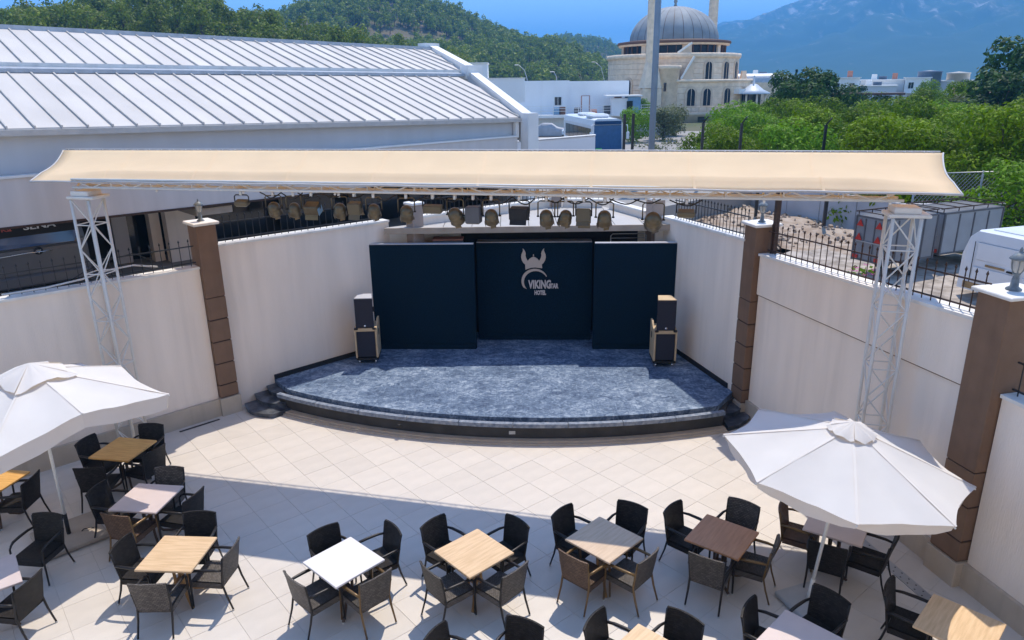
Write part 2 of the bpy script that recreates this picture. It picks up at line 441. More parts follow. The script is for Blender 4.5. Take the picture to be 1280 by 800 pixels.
# ------------------------------------------------------------ frames of the place
LW = ((-6.45, 14.97), R(43.1))       # left wall line: x along it away from the viewer, y outwards
RW = ((5.0, 14.7), R(-76.9))         # right wall line: x towards the viewer, y outwards
RA = ((3.95, 18.05), R(-74.1))       # right wall of the stage alcove
def fr(F, x, y):
    (ox, oy), a = F
    return (ox + x * math.cos(a) - y * math.sin(a), oy + x * math.sin(a) + y * math.cos(a))

# arc of the front edge
pa, pb = Vector((-5.30, 15.05)), Vector((4.42, 13.80)); pm = Vector((-.03, 13.36))
def circ(a, b, c):
    d = 2 * (a.x * (b.y - c.y) + b.x * (c.y - a.y) + c.x * (a.y - b.y))
    ux = ((a.x**2 + a.y**2) * (b.y - c.y) + (b.x**2 + b.y**2) * (c.y - a.y) + (c.x**2 + c.y**2) * (a.y - b.y)) / d
    uy = ((a.x**2 + a.y**2) * (c.x - b.x) + (b.x**2 + b.y**2) * (a.x - c.x) + (c.x**2 + c.y**2) * (b.x - a.x)) / d
    return Vector((ux, uy)), (Vector((ux, uy)) - a).length
CC, CR = circ(pa, pm, pb)
a0 = math.atan2(pa.y - CC.y, pa.x - CC.x); a1 = math.atan2(pb.y - CC.y, pb.x - CC.x)
if a1 < a0: a1 += 2 * math.pi
# ------------------------------------------------------------ ground
def ground():
    inner = [fr(LW, -12, .12), fr(LW, 4.8, .25), (1.4, 21.25), (2.7, 20.85), (3.9, 18.6), fr(RA, .2, .12), fr(RW, 0, .12), fr(RW, 12, .2), (9.0, -6), (-14.5, -6)]
    outer = [(-260, -40), (260, -40), (260, 60), (-260, 60)]
    import bmesh
    bm = bmesh.new()
    def ring(pts):
        vs = [bm.verts.new((x, y, 1.0)) for x, y in pts]
        return [bm.edges.new((vs[i], vs[(i + 1) % len(vs)])) for i in range(len(vs))]
    e = ring(inner) + ring(outer)
    bmesh.ops.triangle_fill(bm, edges=e, use_beauty=True)
    vs = [bm.verts.new(p) for p in ((-260, 60, 1.0), (260, 60, 1.0), (9000, 9000, 0.6), (-9000, 9000, 0.6))]
    bm.faces.new(vs)
    vs = [bm.verts.new(p) for p in ((-14.5, -6, -.03), (9.0, -6, -.03), (14, 22, -.03), (-22, 22, -.03))]
    bm.faces.new(vs)
    bmesh.ops.recalc_face_normals(bm, faces=bm.faces)
    me = bpy.data.meshes.new('ground'); bm.to_mesh(me); bm.free(); me.materials.append(soil_m)
    tag(link('ground', me), kind='structure')
    b = MB()
    b.prism([fr(RW, -6.5, .2), fr(RW, 14, .2), fr(RW, 14, 11), fr(RW, 3, 12.5), fr(RW, -9, 9.0), (6.0, 40), (2.9, 40), (4.0, 21.0), (4.2, 18.6), fr(RA, .3, .2)][::-1], 1.0, 1.8)
    tag(b.build('gravel_yard', gravel), kind='structure')
    b = MB()
    b.prism([fr(LW, -14, .2), fr(LW, 4.9, .2), fr(LW, 30, .2), fr(LW, 30, 16), fr(LW, -14, 16)], .95, 2.6)
    tag(b.build('parking_apron', asphalt), kind='structure')
    b = MB()
    b.prism([(-1, 60.5), (24, 60.5), (24, 91.2), (-6, 91.2)], .6, 1.03)
    b.prism([(5, 36.5), (17.5, 36.5), (24, 60.4), (-1, 60.4)], .6, 1.04)
    tag(b.build('car_park', asphalt), kind='structure')
ground()

# ------------------------------------------------------------ terrace floor of single tiles
floor = MB().prism([fr(LW, -10, .1), fr(LW, 4.7, .2), (3.9, 18.2), fr(RW, 0, .1), fr(RW, 12, .2), (8.8, -3), (-14, -3)], -.02, -.004).build('terrace_floor', grout_m)
tag(floor, kind='structure')
TA = R(-5.3 + 45); T = 0.6
tile_mesh = MB().bbox((0, 0, -.006), (T - .004, T - .004, .014), .0012).mesh('tile', tile_m)
def inside(x, y):
    # between the two walls, in front of the stage
    dx, dy = x - LW[0][0], y - LW[0][1]; c, s = math.cos(LW[1]), math.sin(LW[1])
    if -dx * s + dy * c > .35: return False
    dx, dy = x - RW[0][0], y - RW[0][1]; c, s = math.cos(RW[1]), math.sin(RW[1])
    if -dx * s + dy * c > .35: return False
    return math.hypot(x - CC.x, y - CC.y) > CR - .5 and y > -1 and y < 16
tiles = []
ox, oy = 0.19, 10.93          # a joint crossing
for i in range(-40, 40):
    for j in range(-40, 40):
        a, b_ = (i + .5) * T, (j + .5) * T
        x = ox + a * math.cos(TA) - b_ * math.sin(TA); y = oy + a * math.sin(TA) + b_ * math.cos(TA)
        if inside(x, y):
            zd = y * math.cos(PITCH) + 7 * math.sin(PITCH)
            yp = 400 + 910 * (-(y * math.sin(PITCH)) + 7 * math.cos(PITCH)) / zd
            seen = abs(x / zd) < .76 and y > 6.3
            tiles.append((0 if seen else 1, zd, x, y))
tiles.sort()
rest = MB()
for k, (_, zd, x, y) in enumerate(tiles):
    dz = random.uniform(-.0012, .0012)
    if k < 300:
        link('tile', tile_mesh, floor, (x, y, dz), (random.uniform(-.0012, .0012), random.uniform(-.0012, .0012), TA))
    else:
        rest.bbox((x, y, -.006 + dz), (T - .004, T - .004, .014), .0012, TA)
tag(rest.build('tile_field', tile_stuff, floor), kind='stuff')

def drain(name, label, F, x0, x1, y, w, m, holes=True):
    t = thing(name, label, 'drain', fr(F, x0, y) + (0,), F[1])
    MB().box(((x1 - x0) / 2, 0, .006), (x1 - x0, w, .012)).build('grate', m, t)
    if holes:
        n = int((x1 - x0) / .14); hole = MB().lathe([(.0, .0135), (.013, .0135)], 8, smooth=False).mesh('hole', black_m)
        for i in range(n):
            for q in (-.25, .25): link('hole', hole, t, (.06 + i * .14 + (q > 0) * .07, q * w, 0))
drain('drain_grate', 'pierced steel drain channel along the foot of the right wall', RW, 4.55, 8.2, -.62, .17, steel_m)
drain('drain_slot', 'narrow dark drain slot beside the left wall skirting', LW, -1.12, -.26, -.22, .045, black_m, False)
tag(MB().lathe([(0, .012), (.018, .014), (.026, .004)], 7).build('petal', pink_rag), 'small pink petal lying on the tiles left of the light oak table', 'petal').location = (-4.78, 7.63, 0.002)

# ------------------------------------------------------------ boundary walls
def wall(label, F, x0, x1, y, za, zb, th=.22, skirt=.4, sk_out=.07, ledge=None, name='boundary_wall'):
    t = thing(name, label, 'wall', fr(F, 0, 0) + (0,), F[1])
    def slab(bm, y0, y1, a0, a1, b0, b1):
        vs = [(x0, y0, a0), (x1, y0, b0), (x1, y1, b0), (x0, y1, a0), (x0, y0, a1), (x1, y0, b1), (x1, y1, b1), (x0, y1, a1)]
        return bm.add(vs, [(3, 2, 1, 0), (4, 5, 6, 7), (0, 1, 5, 4), (1, 2, 6, 5), (2, 3, 7, 6), (3, 0, 4, 7)])
    b = MB(); slab(b, y, y + th, -.03, za, -.03, zb)
    b.build('wall_face', plaster, t)
    if ledge:
        b = MB(); slab(b, y - .045, y - .002, ledge[0] + .03, za, ledge[1] + .03, zb); b.build('upper_band', plaster, t)
        b = MB(); slab(b, y - .012, y - .001, ledge[0], ledge[0] + .035, ledge[1], ledge[1] + .035); b.build('joint_shade', brown_m, t)  # shadow line under the upper band, painted in as a dark strip
    b = MB(); o = .09 if ledge else .045
    slab(b, y - o, y + th + .04, za + .002, za + .05, zb + .002, zb + .05); b.build('coping', coping_m, t)
    if skirt:
        b = MB(); slab(b, y - sk_out, y - .002, 0, skirt, 0, skirt); b.build('skirting', skirt_m, t)
    return t
wall('pale rendered boundary wall left of the left brown pillar', LW, -9, -.13, 0, 3.42, 3.36)
wall('pale rendered wall along the left side of the stage', LW, .31, 4.72, .13, 3.74, 3.68, skirt=0)
wall('pale rendered wall along the right side of the stage', RA, -.3, 3.36, 0, 3.68, 3.80, skirt=0)
wall('pale rendered wall with a stepped upper band behind the right truss tower', RW, .27, 5.56, .04, 3.58, 3.86, skirt=.38, ledge=(2.74, 2.88))
wall('lower pale wall at the right edge beyond the near brown pillar', RW, 6.09, 10, .08, 2.96, 2.96, skirt=.38)
# parapets behind the stage roof
def parapet(p, q, z, label):
    a = math.atan2(q[1] - p[1], q[0] - p[0]); L = math.hypot(q[0] - p[0], q[1] - p[1])
    t = thing('roof_parapet', label, 'parapet', (p[0], p[1], 1.0), a)
    MB().box((L / 2, .1, (z - 1.0) / 2), (L, .18, z - 1.0)).build('parapet_face', plaster, t)
    MB().box((L / 2, .1, z - 1.0 + .026), (L + .02, .26, .05)).build('coping', coping_m, t)
parapet((-2.3, 18.42), (1.2, 21.0), 3.74, 'low parapet running behind the left half of the stage roof')
parapet((1.5, 20.95), (2.62, 20.75), 3.74, 'short parapet at the back of the stage roof')
parapet((2.78, 20.55), (3.5, 18.85), 3.72, 'slanting parapet behind the right half of the stage roof')

def pillar(label, F, x0, x1, y0, y1, top, block_h, blocks, first=.42, cap=.06):
    cx, cy = (x0 + x1) / 2, (y0 + y1) / 2; w, d = x1 - x0, y1 - y0
    t = thing('brown_pillar', label, 'pillar', fr(F, cx, cy) + (0,), F[1])
    MB().bbox((0, 0, first / 2 - .02), (w + .05, d + .05, first + .02), .006).build('skirting', skirt_m, t)
    z = first
    for k in range(blocks):
        h = block_h if k else block_h * .6
        MB().bbox((0, 0, z + h / 2), (w, d, h - .028), .006).build('block', brown_m, t)
        z += h
    MB().box((0, 0, first + (z - first) / 2), (w - .03, d - .03, z - first)).build('joint_core', brown_dark, t)
    MB().bbox((0, 0, (z + top) / 2), (w, d, top - z - .004), .008).build('shaft', brown_m, t)
    MB().bbox((0, 0, top + cap / 2), (w + .13, d + .13, cap), .012).build('cap_stone', coping_m, t)
pillar('brown rendered pillar left of the stage steps', LW, -.12, .29, -.11, .36, 4.27, .5, 5)
pillar('brown rendered pillar right of the stage', RW, -.2, .24, -.12, .36, 4.16, .5, 5, .3)
pillar('large brown rendered pillar at the right edge of the terrace', RW, 5.57, 6.07, -.09, .5, 4.3, .55, 3, .4, .05)
def pier(x, y, w, rz, z1, label, m=brown_m):
    t = thing('roof_pier', label, 'pier', (x, y, 1.0), rz)
    MB().bbox((0, 0, (z1 - 1) / 2), (w, w, z1 - 1), .01).build('pier_shaft', m, t)
    MB().bbox((0, 0, z1 - 1 + .03), (w + .06, w + .06, .06), .01).build('cap_stone', plaster_white, t)
pier_m = mat('pier_taupe', (0.34, 0.27, 0.23), 0.8, 0.08, 3)
pier(-2.42, 18.25, .32, R(43), 4.12, 'taupe pier at the left back corner of the stage roof', pier_m)
pier(1.33, 21.05, .28, 0, 4.1, 'small taupe pier behind the middle of the stage roof', pier_m)
pier(3.72, 18.62, .36, R(-74), 4.1, 'taupe pier at the right back corner of the stage roof', pier_m)

# ------------------------------------------------------------ lanterns
def lantern(p, s, label):
    t = thing('post_lantern', label, 'lantern', p, 0, 'lanterns on the pillars')
    t.scale = (s, s, s)
    MB().lathe([(.0, 0), (.10, 0), (.10, .02), (.055, .05), (.045, .16), (.03, .2), (.05, .22), (.05, .24), (0, .24)], 12).build('base', lantern_m, t)
    g = MB().lathe([(.045, .24), (.075, .29), (.088, .36), (.09, .42)], 12).build('globe', lantern_glass, t)
    c = MB()
    for i in range(6):
        a = i * math.pi / 3
        c.tube([(r * math.cos(a), r * math.sin(a), z) for r, z in ((.05, .24), (.08, .29), (.093, .36), (.095, .43))], .007, 4)
    c.build('cage', lantern_m, t)
    MB().lathe([(.10, .42), (.125, .43), (.12, .45), (.07, .50), (.03, .52), (.018, .54), (.022, .56), (.0, .60)], 12).build('hood', lantern_m, t)
lantern(fr(LW, .085, .12) + (4.33,), .78, 'lantern on the brown pillar left of the stage')
lantern(fr(RW, .02, .12) + (4.22,), .78, 'lantern on the brown pillar right of the stage')
lantern(fr(RW, 5.82, .2) + (4.35,), .95, 'lantern on the big brown pillar at the right edge')

# ------------------------------------------------------------ iron fences
picket_mesh = {}
def fence(label, p, q, z0, z1, h, step, m=iron_m, spear=True, name='iron_fence'):
    a = math.atan2(q[1] - p[1], q[0] - p[0]); L = math.hypot(q[0] - p[0], q[1] - p[1])
    t = thing(name, label, 'fence', (p[0], p[1], z0), a, 'iron railings on the courtyard walls')
    sl = (z1 - z0) / L
    for zz in (.07, h * .72):
        MB().bar((0, 0, zz), (L, 0, zz + z1 - z0), .016, 4).build('rail', m, t)
    key = (h, m.name)
    if key not in picket_mesh:
        b = MB().bar((0, 0, 0), (0, 0, h * .9), .0085, 4)
        b.lathe([(.009, h * .88), (.02, h * .92), (.0, h)], 6)
        b.lathe([(.0, h * .76), (.014, h * .78), (.0, h * .80)], 6)
        picket_mesh[key] = b.mesh('picket', m)
    n = int(L / step)
    for i in range(n):
        x = (i + .5) * L / n
        link('picket', picket_mesh[key], t, (x, 0, sl * x))
    return t
fence('black iron railing with spear tips on the left boundary wall', fr(LW, -7, .1), fr(LW, -.15, .1), 3.47, 3.42, .58, .19)
fence('black iron railing on the wall left of the stage', fr(LW, .34, .24), fr(LW, 4.6, .24), 3.79, 3.73, .60, .16)
fence('black iron railing on the wall right of the stage', fr(RA, .1, .1), fr(RA, 3.3, .1), 3.73, 3.84, .62, .13)
fence('rusty black railing on the wall behind the right truss tower', fr(RW, .3, .14), fr(RW, 5.54, .14), 3.63, 3.91, .62, .17, rust_m)
fence('black iron railing on the low wall at the right edge', fr(RW, 6.12, .18), fr(RW, 9.5, .18), 3.01, 3.01, .62, .17)
fence('dark railing on the parapet behind the left half of the stage roof', (-2.2, 18.55), (1.2, 21.06), 3.79, 3.79, .55, .14)
fence('dark railing on the short back parapet of the stage roof', (1.5, 21.02), (2.6, 20.82), 3.79, 3.79, .5, .14)
# square steel post standing behind the right pillar
t = thing('steel_post', 'rusty square steel post behind the brown pillar right of the stage', 'post', fr(RW, .38, .22) + (3.6,), RW[1])
MB().box((0, 0, .65), (.09, .09, 1.3)).build('post_shaft', rust_m, t)
MB().box((0, 0, .01), (.16, .16, .02)).build('foot_plate', rust_m, t)

# ------------------------------------------------------------ stage
ST = thing('stage', 'low curved stage with a worn grey floor and stone edge', 'stage', (0, 0, 0))
def arc(r, n=48, e0=0, e1=0):
    return [(CC.x + r * math.cos(a0 + e0 + (a1 - a0 - e0 - e1) * i / n), CC.y + r * math.sin(a0 + e0 + (a1 - a0 - e0 - e1) * i / n)) for i in range(n + 1)]
SZ = .42
back = [fr(RA, 3.36, -.01), (4.02, 17.9), (3.9, 19.1), (-2.2, 19.1), fr(LW, 4.7, .11), fr(LW, 1.25, .12)]
s4 = fr(LW, 1.18, -.62)
MB().prism(arc(CR - .30) + back + [s4], .30, SZ).build('stage_floor', stage_m, ST)
MB().prism(arc(CR - .06) + [fr(RA, 3.30, -.03), (4.0, 17.9), (-2.2, 18.8), fr(LW, 1.3, .1), s4], .0, .299).build('riser', stage_black, ST)
def ringstrip(r0, r1, z0, z1, n=48, b=None, e=0):
    b = b or MB()
    A, B = arc(r0, n, e, e), arc(r1, n, e, e); k = n + 1
    vs = [(x, y, z0) for x, y in A] + [(x, y, z0) for x, y in B] + [(x, y, z1) for x, y in A] + [(x, y, z1) for x, y in B]
    fs = []
    for i in range(n):
        fs += [(i + k, i, i + 1, i + 1 + k), (2 * k + i, 3 * k + i, 3 * k + i + 1, 2 * k + i + 1), (i + 1, i, 2 * k + i, 2 * k + i + 1), (k + i, k + i + 1, 3 * k + i + 1, 3 * k + i)]
    fs += [(0, k, 3 * k, 2 * k), (n, 2 * k + n, 3 * k + n, k + n)]
    return b.add(vs, fs)
# edge stones, each one its own piece
nst = 9
for i in range(nst):
    e0 = (a1 - a0) * i / nst + .0006; e1 = (a1 - a0) * (nst - 1 - i) / nst + .0006
    A, B = arc(CR - .085, 6, e0, e1), arc(CR + .02, 6, e0, e1)
    b = MB(); b.prism(A + B[::-1], .34, SZ + .003 + random.uniform(-.001, .001)); b.build('edge_stone', stage_edge_m, ST)
ringstrip(CR - .08, CR + .13, 0, .035).build('plinth', skirt_m, ST)
ringstrip(CR - .07, CR + .07, .03, .07).build('plinth_moulding', skirt_m, ST)
MB().box((0, 0, 0), (.13, .02, .07)).build('socket', steel_m, ST).location = (-.03, 13.41, .2)
MB().lathe([(0, 0), (.045, 0), (.045, .03), (0, .03)], 12).build('vent', black_m, ST).location = (-2.37, 13.68, .26)
# side skirting of the stage
MB().box((2.95, .10, .47), (3.4, .035, .12)).build('stage_skirting', black_m, thing('wall_trim', 'black skirting where the left stage wall meets the floor', 'skirting', fr(LW, 0, 0) + (0,), LW[1]))
MB().box((1.45, -.02, .47), (3.4, .035, .12)).build('stage_skirting', black_m, thing('wall_trim', 'black skirting where the right stage wall meets the floor', 'skirting', fr(RA, 0, 0) + (0,), RA[1]))
# steps: curved treads against the left wall and, mirrored, against the right pillar
def steps(label, corner, ang, mirror, n=3, rise=.105, r0=1.22, dr=.34, sweep=R(62)):
    t = thing('stage_steps', label, 'steps', (corner[0], corner[1], 0), ang)
    for k in range(n):
        r = r0 - dr * k * .95; z = rise * (k + 1)
        b = MB(); pts = [(0, 0)]
        for i in range(13):
            a = sweep * i / 12
            pts.append((r * math.cos(a), (-1 if mirror else 1) * r * math.sin(a)))
        if mirror: pts = pts[::-1]
        b.prism(pts, rise * k - (.0 if k else 0), z - .03)
        b.build('riser', step_m, t)
        b = MB(); s = (r + .025) / r
        pts2 = [(x * s, y * s) for x, y in pts]
        b.prism(pts2, z - .028, z); b.build('tread', step_m, t)
    return t
def steps_left():
    t = thing('stage_steps', 'three curved dark stone steps up the left end of the stage', 'steps', fr(LW, 0, 0) + (0,), LW[1])
    for k in range(3):
        z = .105 * (k + 1); x0 = .33 + .31 * k; x1 = 1.6
        yl, yr = (-.02 if k == 0 else .11), -1.02 + .12 * k
        pts = []
        for i in range(11):
            u = i / 10
            pts.append((x0 + .10 * math.sin(u * math.pi) * -1 + .10 + (.20 * (u ** 3)), yl + (yr - yl) * u))
        poly = [(x1, yl)] + pts + [(x1, yr)]
        MB().prism(poly, 0, z - .03).build('riser', step_m, t)
        poly2 = [(x1, yl)] + [(x - .02, y) for x, y in pts] + [(x1, yr - .015)]
        MB().prism(poly2, z - .028, z).build('tread', step_m, t)
steps_left()
def steps_right():
    t = thing('stage_steps', 'two curved dark stone steps at the right end of the stage', 'steps', (0, 0, 0))
    for k, poly in enumerate(([(4.48, 13.72), (4.75, 13.86), (5.0, 14.1), (5.2, 14.45), (4.98, 15.1), (4.4, 15.1)],
                              [(4.46, 14.12), (4.72, 14.2), (4.92, 14.38), (5.02, 14.62), (4.86, 15.3), (4.4, 15.3)],
                              [(4.44, 14.5), (4.65, 14.56), (4.80, 14.66), (4.9, 14.76), (4.80, 15.4), (4.4, 15.4)])):
        z = .105 * (k + 1)
        MB().prism(poly, 0, z - .03).build('riser', step_m, t)
        cx, cy = 4.6, 15.0
        MB().prism([(cx + (x - cx) * 1.02, cy + (y - cy) * 1.02) for x, y in poly], z - .028, z).build('tread', step_m, t)
steps_right()

# ------------------------------------------------------------ backdrop panels with the emblem
PA = R(-2.3); PO = (0.31, 17.71)
def panel(label, x0, x1, y, z1, th, trims):
    t = thing('backdrop_panel', label, 'backdrop', (PO[0], PO[1], SZ), PA, 'navy backdrop panels')
    cx = (x0 + x1) / 2; w = x1 - x0
    MB().bbox((cx, y + th / 2, z1 / 2 + .0), (w, th, z1), .006).build('panel_face', panel_m, t)
    MB().box((cx, y + th / 2, z1 + .012), (w - .02, th - .01, .02)).build('top_cap', panel_top, t)
    for z, h, o in trims:
        MB().bbox((cx, y - o / 2 - .001, z), (w - .02, o, h), .006).build('baseboard', panel_m, t)
    return t
panel('left navy backdrop panel behind the left loudspeaker', -3.93, -1.24, 0, 2.76, .14, [(.06, .12, .03), (.15, .02, .02)])
panel('right navy backdrop panel behind the right loudspeaker', 1.76, 3.93, 0, 2.76, .14, [(.06, .12, .03), (.15, .02, .02)])
pc = panel('recessed central navy backdrop panel bearing the helmet emblem', -1.235, 1.755, .72, 2.645, .36, [(.06, .12, .03), (.15, .02, .02)])
em = thing('helmet_emblem', 'pale horned helmet emblem with lettering on the central backdrop', 'emblem', (PO[0], PO[1], SZ), PA)
# emblem geometry: metres on the panel, traced as outlines of real plates standing 4 cm off the panel
EX, EZ, ES = 0.24, 2.50, 1.0     # x of the emblem axis, z of the horn tips
def plate(name, pts, y=.70, d=.03):
    b = MB(); n = len(pts)
    P = [(EX + x, EZ + z) for x, z in pts]
    vs = [(x, y - d, z) for x, z in P] + [(x, y, z) for x, z in P]
    b.add(vs, [tuple(range(n)), tuple(range(2 * n - 1, n - 1, -1))] + [(i, n + i, n + (i + 1) % n, (i + 1) % n) for i in range(n)])
    import bmesh
    me = b.mesh(name, emblem_m); bm = bmesh.new(); bm.from_mesh(me)
    bmesh.ops.recalc_face_normals(bm, faces=bm.faces); bmesh.ops.triangulate(bm, faces=[f for f in bm.faces if len(f.verts) > 4])
    bm.to_mesh(me); bm.free()
    return link(name, me, em)
hl = [(-.275, 0), (-.245, -.03), (-.215, -.075), (-.20, -.13), (-.205, -.19), (-.19, -.25), (-.165, -.30), (-.145, -.325), (-.215, -.42), (-.26, -.38), (-.30, -.31), (-.318, -.23), (-.312, -.16), (-.285, -.10), (-.27, -.05)]
plate('horn', hl); plate('horn', [(-x, z) for x, z in hl][::-1])
dome = [(-.21, -.56)] + [(-.215, -.42), (-.15, -.33), (-.10, -.27), (-.05, -.235), (0, -.215), (.05, -.235), (.10, -.27), (.15, -.33), (.215, -.42), (.225, -.52)] + [(.15, -.515), (.05, -.50), (-.05, -.505), (-.13, -.53)]
plate('helmet', dome[::-1])
plate('crest', [(-.014, -.20), (.014, -.20), (.01, -.155), (-.01, -.155)])
br = []
for i in range(17):
    u = i / 16; a = R(212) - u * R(190)
    br.append((-.0 + .335 * math.cos(a) + .015 + .02 * u, -.86 + .325 * math.sin(a) + (.0)))
inn = []
for i in range(17):
    u = i / 16; a = R(222) - u * R(195)
    inn.append((.02 + .285 * math.cos(a) + .05 * u * u + .01, -.885 + .29 * math.sin(a)))
plate('visor', br + inn[::-1])
rot = (R(90), 0, 0)
text('lettering', 'VIKING', .30, letter_m, em, (EX - .13, .69, EZ - 1.06), rot, .60, .012, .012, 'LEFT')
text('lettering', 'STAR', .17, letter_m, em, (EX + .40, .69, EZ - 1.06), rot, .60, .012, .008, 'LEFT')
text('lettering', 'HOTEL', .155, letter_m, em, (EX + .02, .69, EZ - 1.235), rot, .62, .012, .008, 'LEFT')

# roof over the back of the stage
RO = thing('stage_roof', 'flat pale roof over the back of the stage', 'roof', (0, 0, 0))
xs = [-3.14 + i * 7.2 / 10 for i in range(11)]
def roof_back(x):
    if x < 1.35: return 18.15 + (x + 3.14) * (2.85 / 4.49)
    if x < 2.65: return 20.95
    return 20.95 - (x - 2.65) * (2.2 / 1.0) if x < 3.6 else 18.5
for i in range(10):
    xa, xb = xs[i] + .008, xs[i + 1] - .008
    ya, yb = max(18.12, roof_back(xa)), max(18.12, roof_back(xb))
    mids = [x for x in (1.35, 2.65, 3.6) if xa < x < xb]
    poly = [(xa, 18.0), (xb, 18.0), (xb, yb)] + [(x, max(18.12, roof_back(x))) for x in mids[::-1]] + [(xa, ya)]
    MB().prism(poly, 3.50, 3.56).build('roof_panel', slate_m, RO)
MB().box((.46, 17.99, 3.50), (7.24, .06, .15)).build('fascia', slab_m, RO)
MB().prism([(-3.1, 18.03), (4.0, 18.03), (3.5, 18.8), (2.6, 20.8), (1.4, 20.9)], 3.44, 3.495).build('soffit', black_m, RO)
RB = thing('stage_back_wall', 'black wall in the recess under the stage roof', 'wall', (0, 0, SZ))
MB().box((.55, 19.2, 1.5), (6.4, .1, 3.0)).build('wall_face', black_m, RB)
MB().box((-2.75, 18.35, 1.5), (.75, .1, 2.99)).build('side_return', plaster_white, RB)
MB().box((3.86, 18.35, 1.5), (.35, .1, 2.99)).build('side_return', plaster_white, RB)
MB().bbox((.75, 19.13, 2.83), (.26, .05, .09), .01).build('vent_grille', steel_m, RB)
t = thing('equipment_case', 'pale flat case lying on top behind the left backdrop panel', 'case', (-1.6, 18.3, SZ))
MB().bbox((0, 0, 1.4), (.75, .4, 2.79), .02).build('case_body', grey_box, t)
MB().bbox((0, 0, 2.81), (.78, .42, .03), .01).build('case_lid', terracotta, t)
t = thing('wire_frame', 'bent wire frame showing above the right backdrop panel', 'frame', (3.0, 18.3, SZ))
MB().tube([(-.45, 0, 0), (-.45, 0, 2.82), (-.40, 0, 2.87), (.40, 0, 2.87), (.45, 0, 2.82), (.45, 0, 0)], .014, 6).build('frame_tube', steel_m, t)
MB().bar((-.45, 0, 2.76), (.45, 0, 2.76), .01, 6).build('frame_bar', steel_m, t)

# ------------------------------------------------------------ loudspeakers on subwoofers
def speaker_pair(x, y, rz, side):
    t = thing('subwoofer', f'wooden edged bass cabinet on a dolly at the {side} of the stage', 'speaker cabinet', (x, y, SZ), rz, 'bass cabinets')
    w, d, h = .54, .62, .76
    z0 = .16
    MB().bbox((0, .02, z0 + h / 2), (w - .03, d - .08, h), .01).build('cabinet_body', amp_wood, t)
    for s in (-1, 1):
        b = MB(); hx = s * (w / 2 - .018)
        prof = [(-.31, 0), (.31, 0), (.31, h + .12), (.12, h + .12), (-.02, h + .02), (-.31, h)]
        n = len(prof)
        vs = [(hx - .02, yy, z0 + zz) for yy, zz in prof] + [(hx + .02, yy, z0 + zz) for yy, zz in prof]
        b.add(vs, [tuple(range(n - 1, -1, -1)), tuple(range(n, 2 * n))] + [(i, (i + 1) % n, n + (i + 1) % n, n + i) for i in range(n)])
        sp = b.build('side_panel', amp_wood, t)
        MB().bbox((s * (w / 2 + .001), .07, z0 + h * .72), (.012, .11, .15), .004).build('handle', black_m, sp)
    MB().box((0, -.29, z0 + h / 2 - .03), (w - .10, .012, h - .10)).build('grille', grille_m, t)
    MB().bbox((0, -.30, z0 + h - .04), (w - .08, .03, .08), .008).build('front_rail', amp_wood, t)
    for s in (-1, 1): MB().bbox((s * (w / 2 - .05), -.3, z0 + h - .01), (.09, .06, .05), .01).build('corner_guard', black_m, t)
    dl = MB().box((0, 0, .12), (w, d - .02, .05)).build('dolly', black_m, t)
    for sx in (-1, 1):
        for sy in (-1, 1):
            MB().bar((sx * .2 - .02, sy * .24, .045), (sx * .2 + .02, sy * .24, .045), .045, 10).build('castor', chrome, dl)
    t = thing('loudspeaker', f'dark loudspeaker stacked on the bass cabinet at the {side} of the stage', 'loudspeaker', (x, y, SZ + z0 + h), rz, 'loudspeakers')
    b = MB(); h2 = .74
    lo = [(-.22, -.29), (.22, -.29), (.16, .12), (-.16, .12)]
    b.prism(lo, .012, h2); b.build('cabinet', grille_m, t)
    MB().prism([(x_ * .98, y_ * .98) for x_, y_ in lo], h2 + .001, h2 + .02).build('top_plate', panel_top if side == 'left' else amp_wood, t)
    MB().box((0, -.293, h2 / 2), (.40, .012, h2 - .06)).build('grille', grille_m, t)
    bd = MB().lathe([(0, 0), (.03, 0), (.03, .01), (0, .01)], 12).build('badge', chrome, t); bd.location = (0, -.304, .06)
    bd.rotation_euler = (R(90), 0, 0)
    MB().bbox((.205, -.08, .42), (.03, .05, .13), .006).build('handle', black_m, t)
speaker_pair(-3.60, 17.12, R(3), 'left')
speaker_pair(3.66, 16.62, R(-2), 'right')

# ------------------------------------------------------------ truss towers, beam, canopy
BA = math.atan(-.22)
def truss(t, p0, p1, n1, n2, w, h, bays, cr, br_, m, chord='chord', brace='brace'):
    p0, p1 = Vector(p0), Vector(p1); n1, n2 = Vector(n1).normalized(), Vector(n2).normalized()
    C = [(-1, -1), (1, -1), (1, 1), (-1, 1)]
    def P(u, k): return p0 + (p1 - p0) * u + n1 * (C[k][0] * w / 2) + n2 * (C[k][1] * h / 2)
    for k in range(4): MB().bar(P(0, k), P(1, k), cr, 10).build(chord, m, t)
    for f in range(4):
        a, b_ = f, (f + 1) % 4
        for i in range(bays):
            u0, u1 = i / bays, (i + 1) / bays
            if (i + f) % 2: MB().bar(P(u0, a), P(u1, b_), br_, 6, cap=False).build(brace, m, t)
            else: MB().bar(P(u0, b_), P(u1, a), br_, 6, cap=False).build(brace, m, t)
            if i % 2 == 0 and i: MB().bar(P(u0, a), P(u0, b_), br_, 6, cap=False).build(brace, m, t)
def tower(x, label):
    y = 11.65 - .22 * x
    t = thing('truss_tower', label, 'truss tower', (x, y, 0), BA, 'truss towers carrying the canopy')
    truss(t, (0, 0, .02), (0, 0, 5.08), (1, 0, 0), (0, 1, 0), .37, .37, 11, .026, .011, alu_white)
    MB().box((0, 0, .01), (.6, .6, .02)).build('base_plate', alu_white, t)
    MB().bbox((.03, 0, 5.12), (.56, .44, .05), .01).build('top_plate', alu_white, t)
    MB().bbox((0, 0, 5.19), (.36, .36, .09), .01).build('sleeve', alu_white, t)
tower(-7.72, 'aluminium truss tower standing by the left boundary wall')
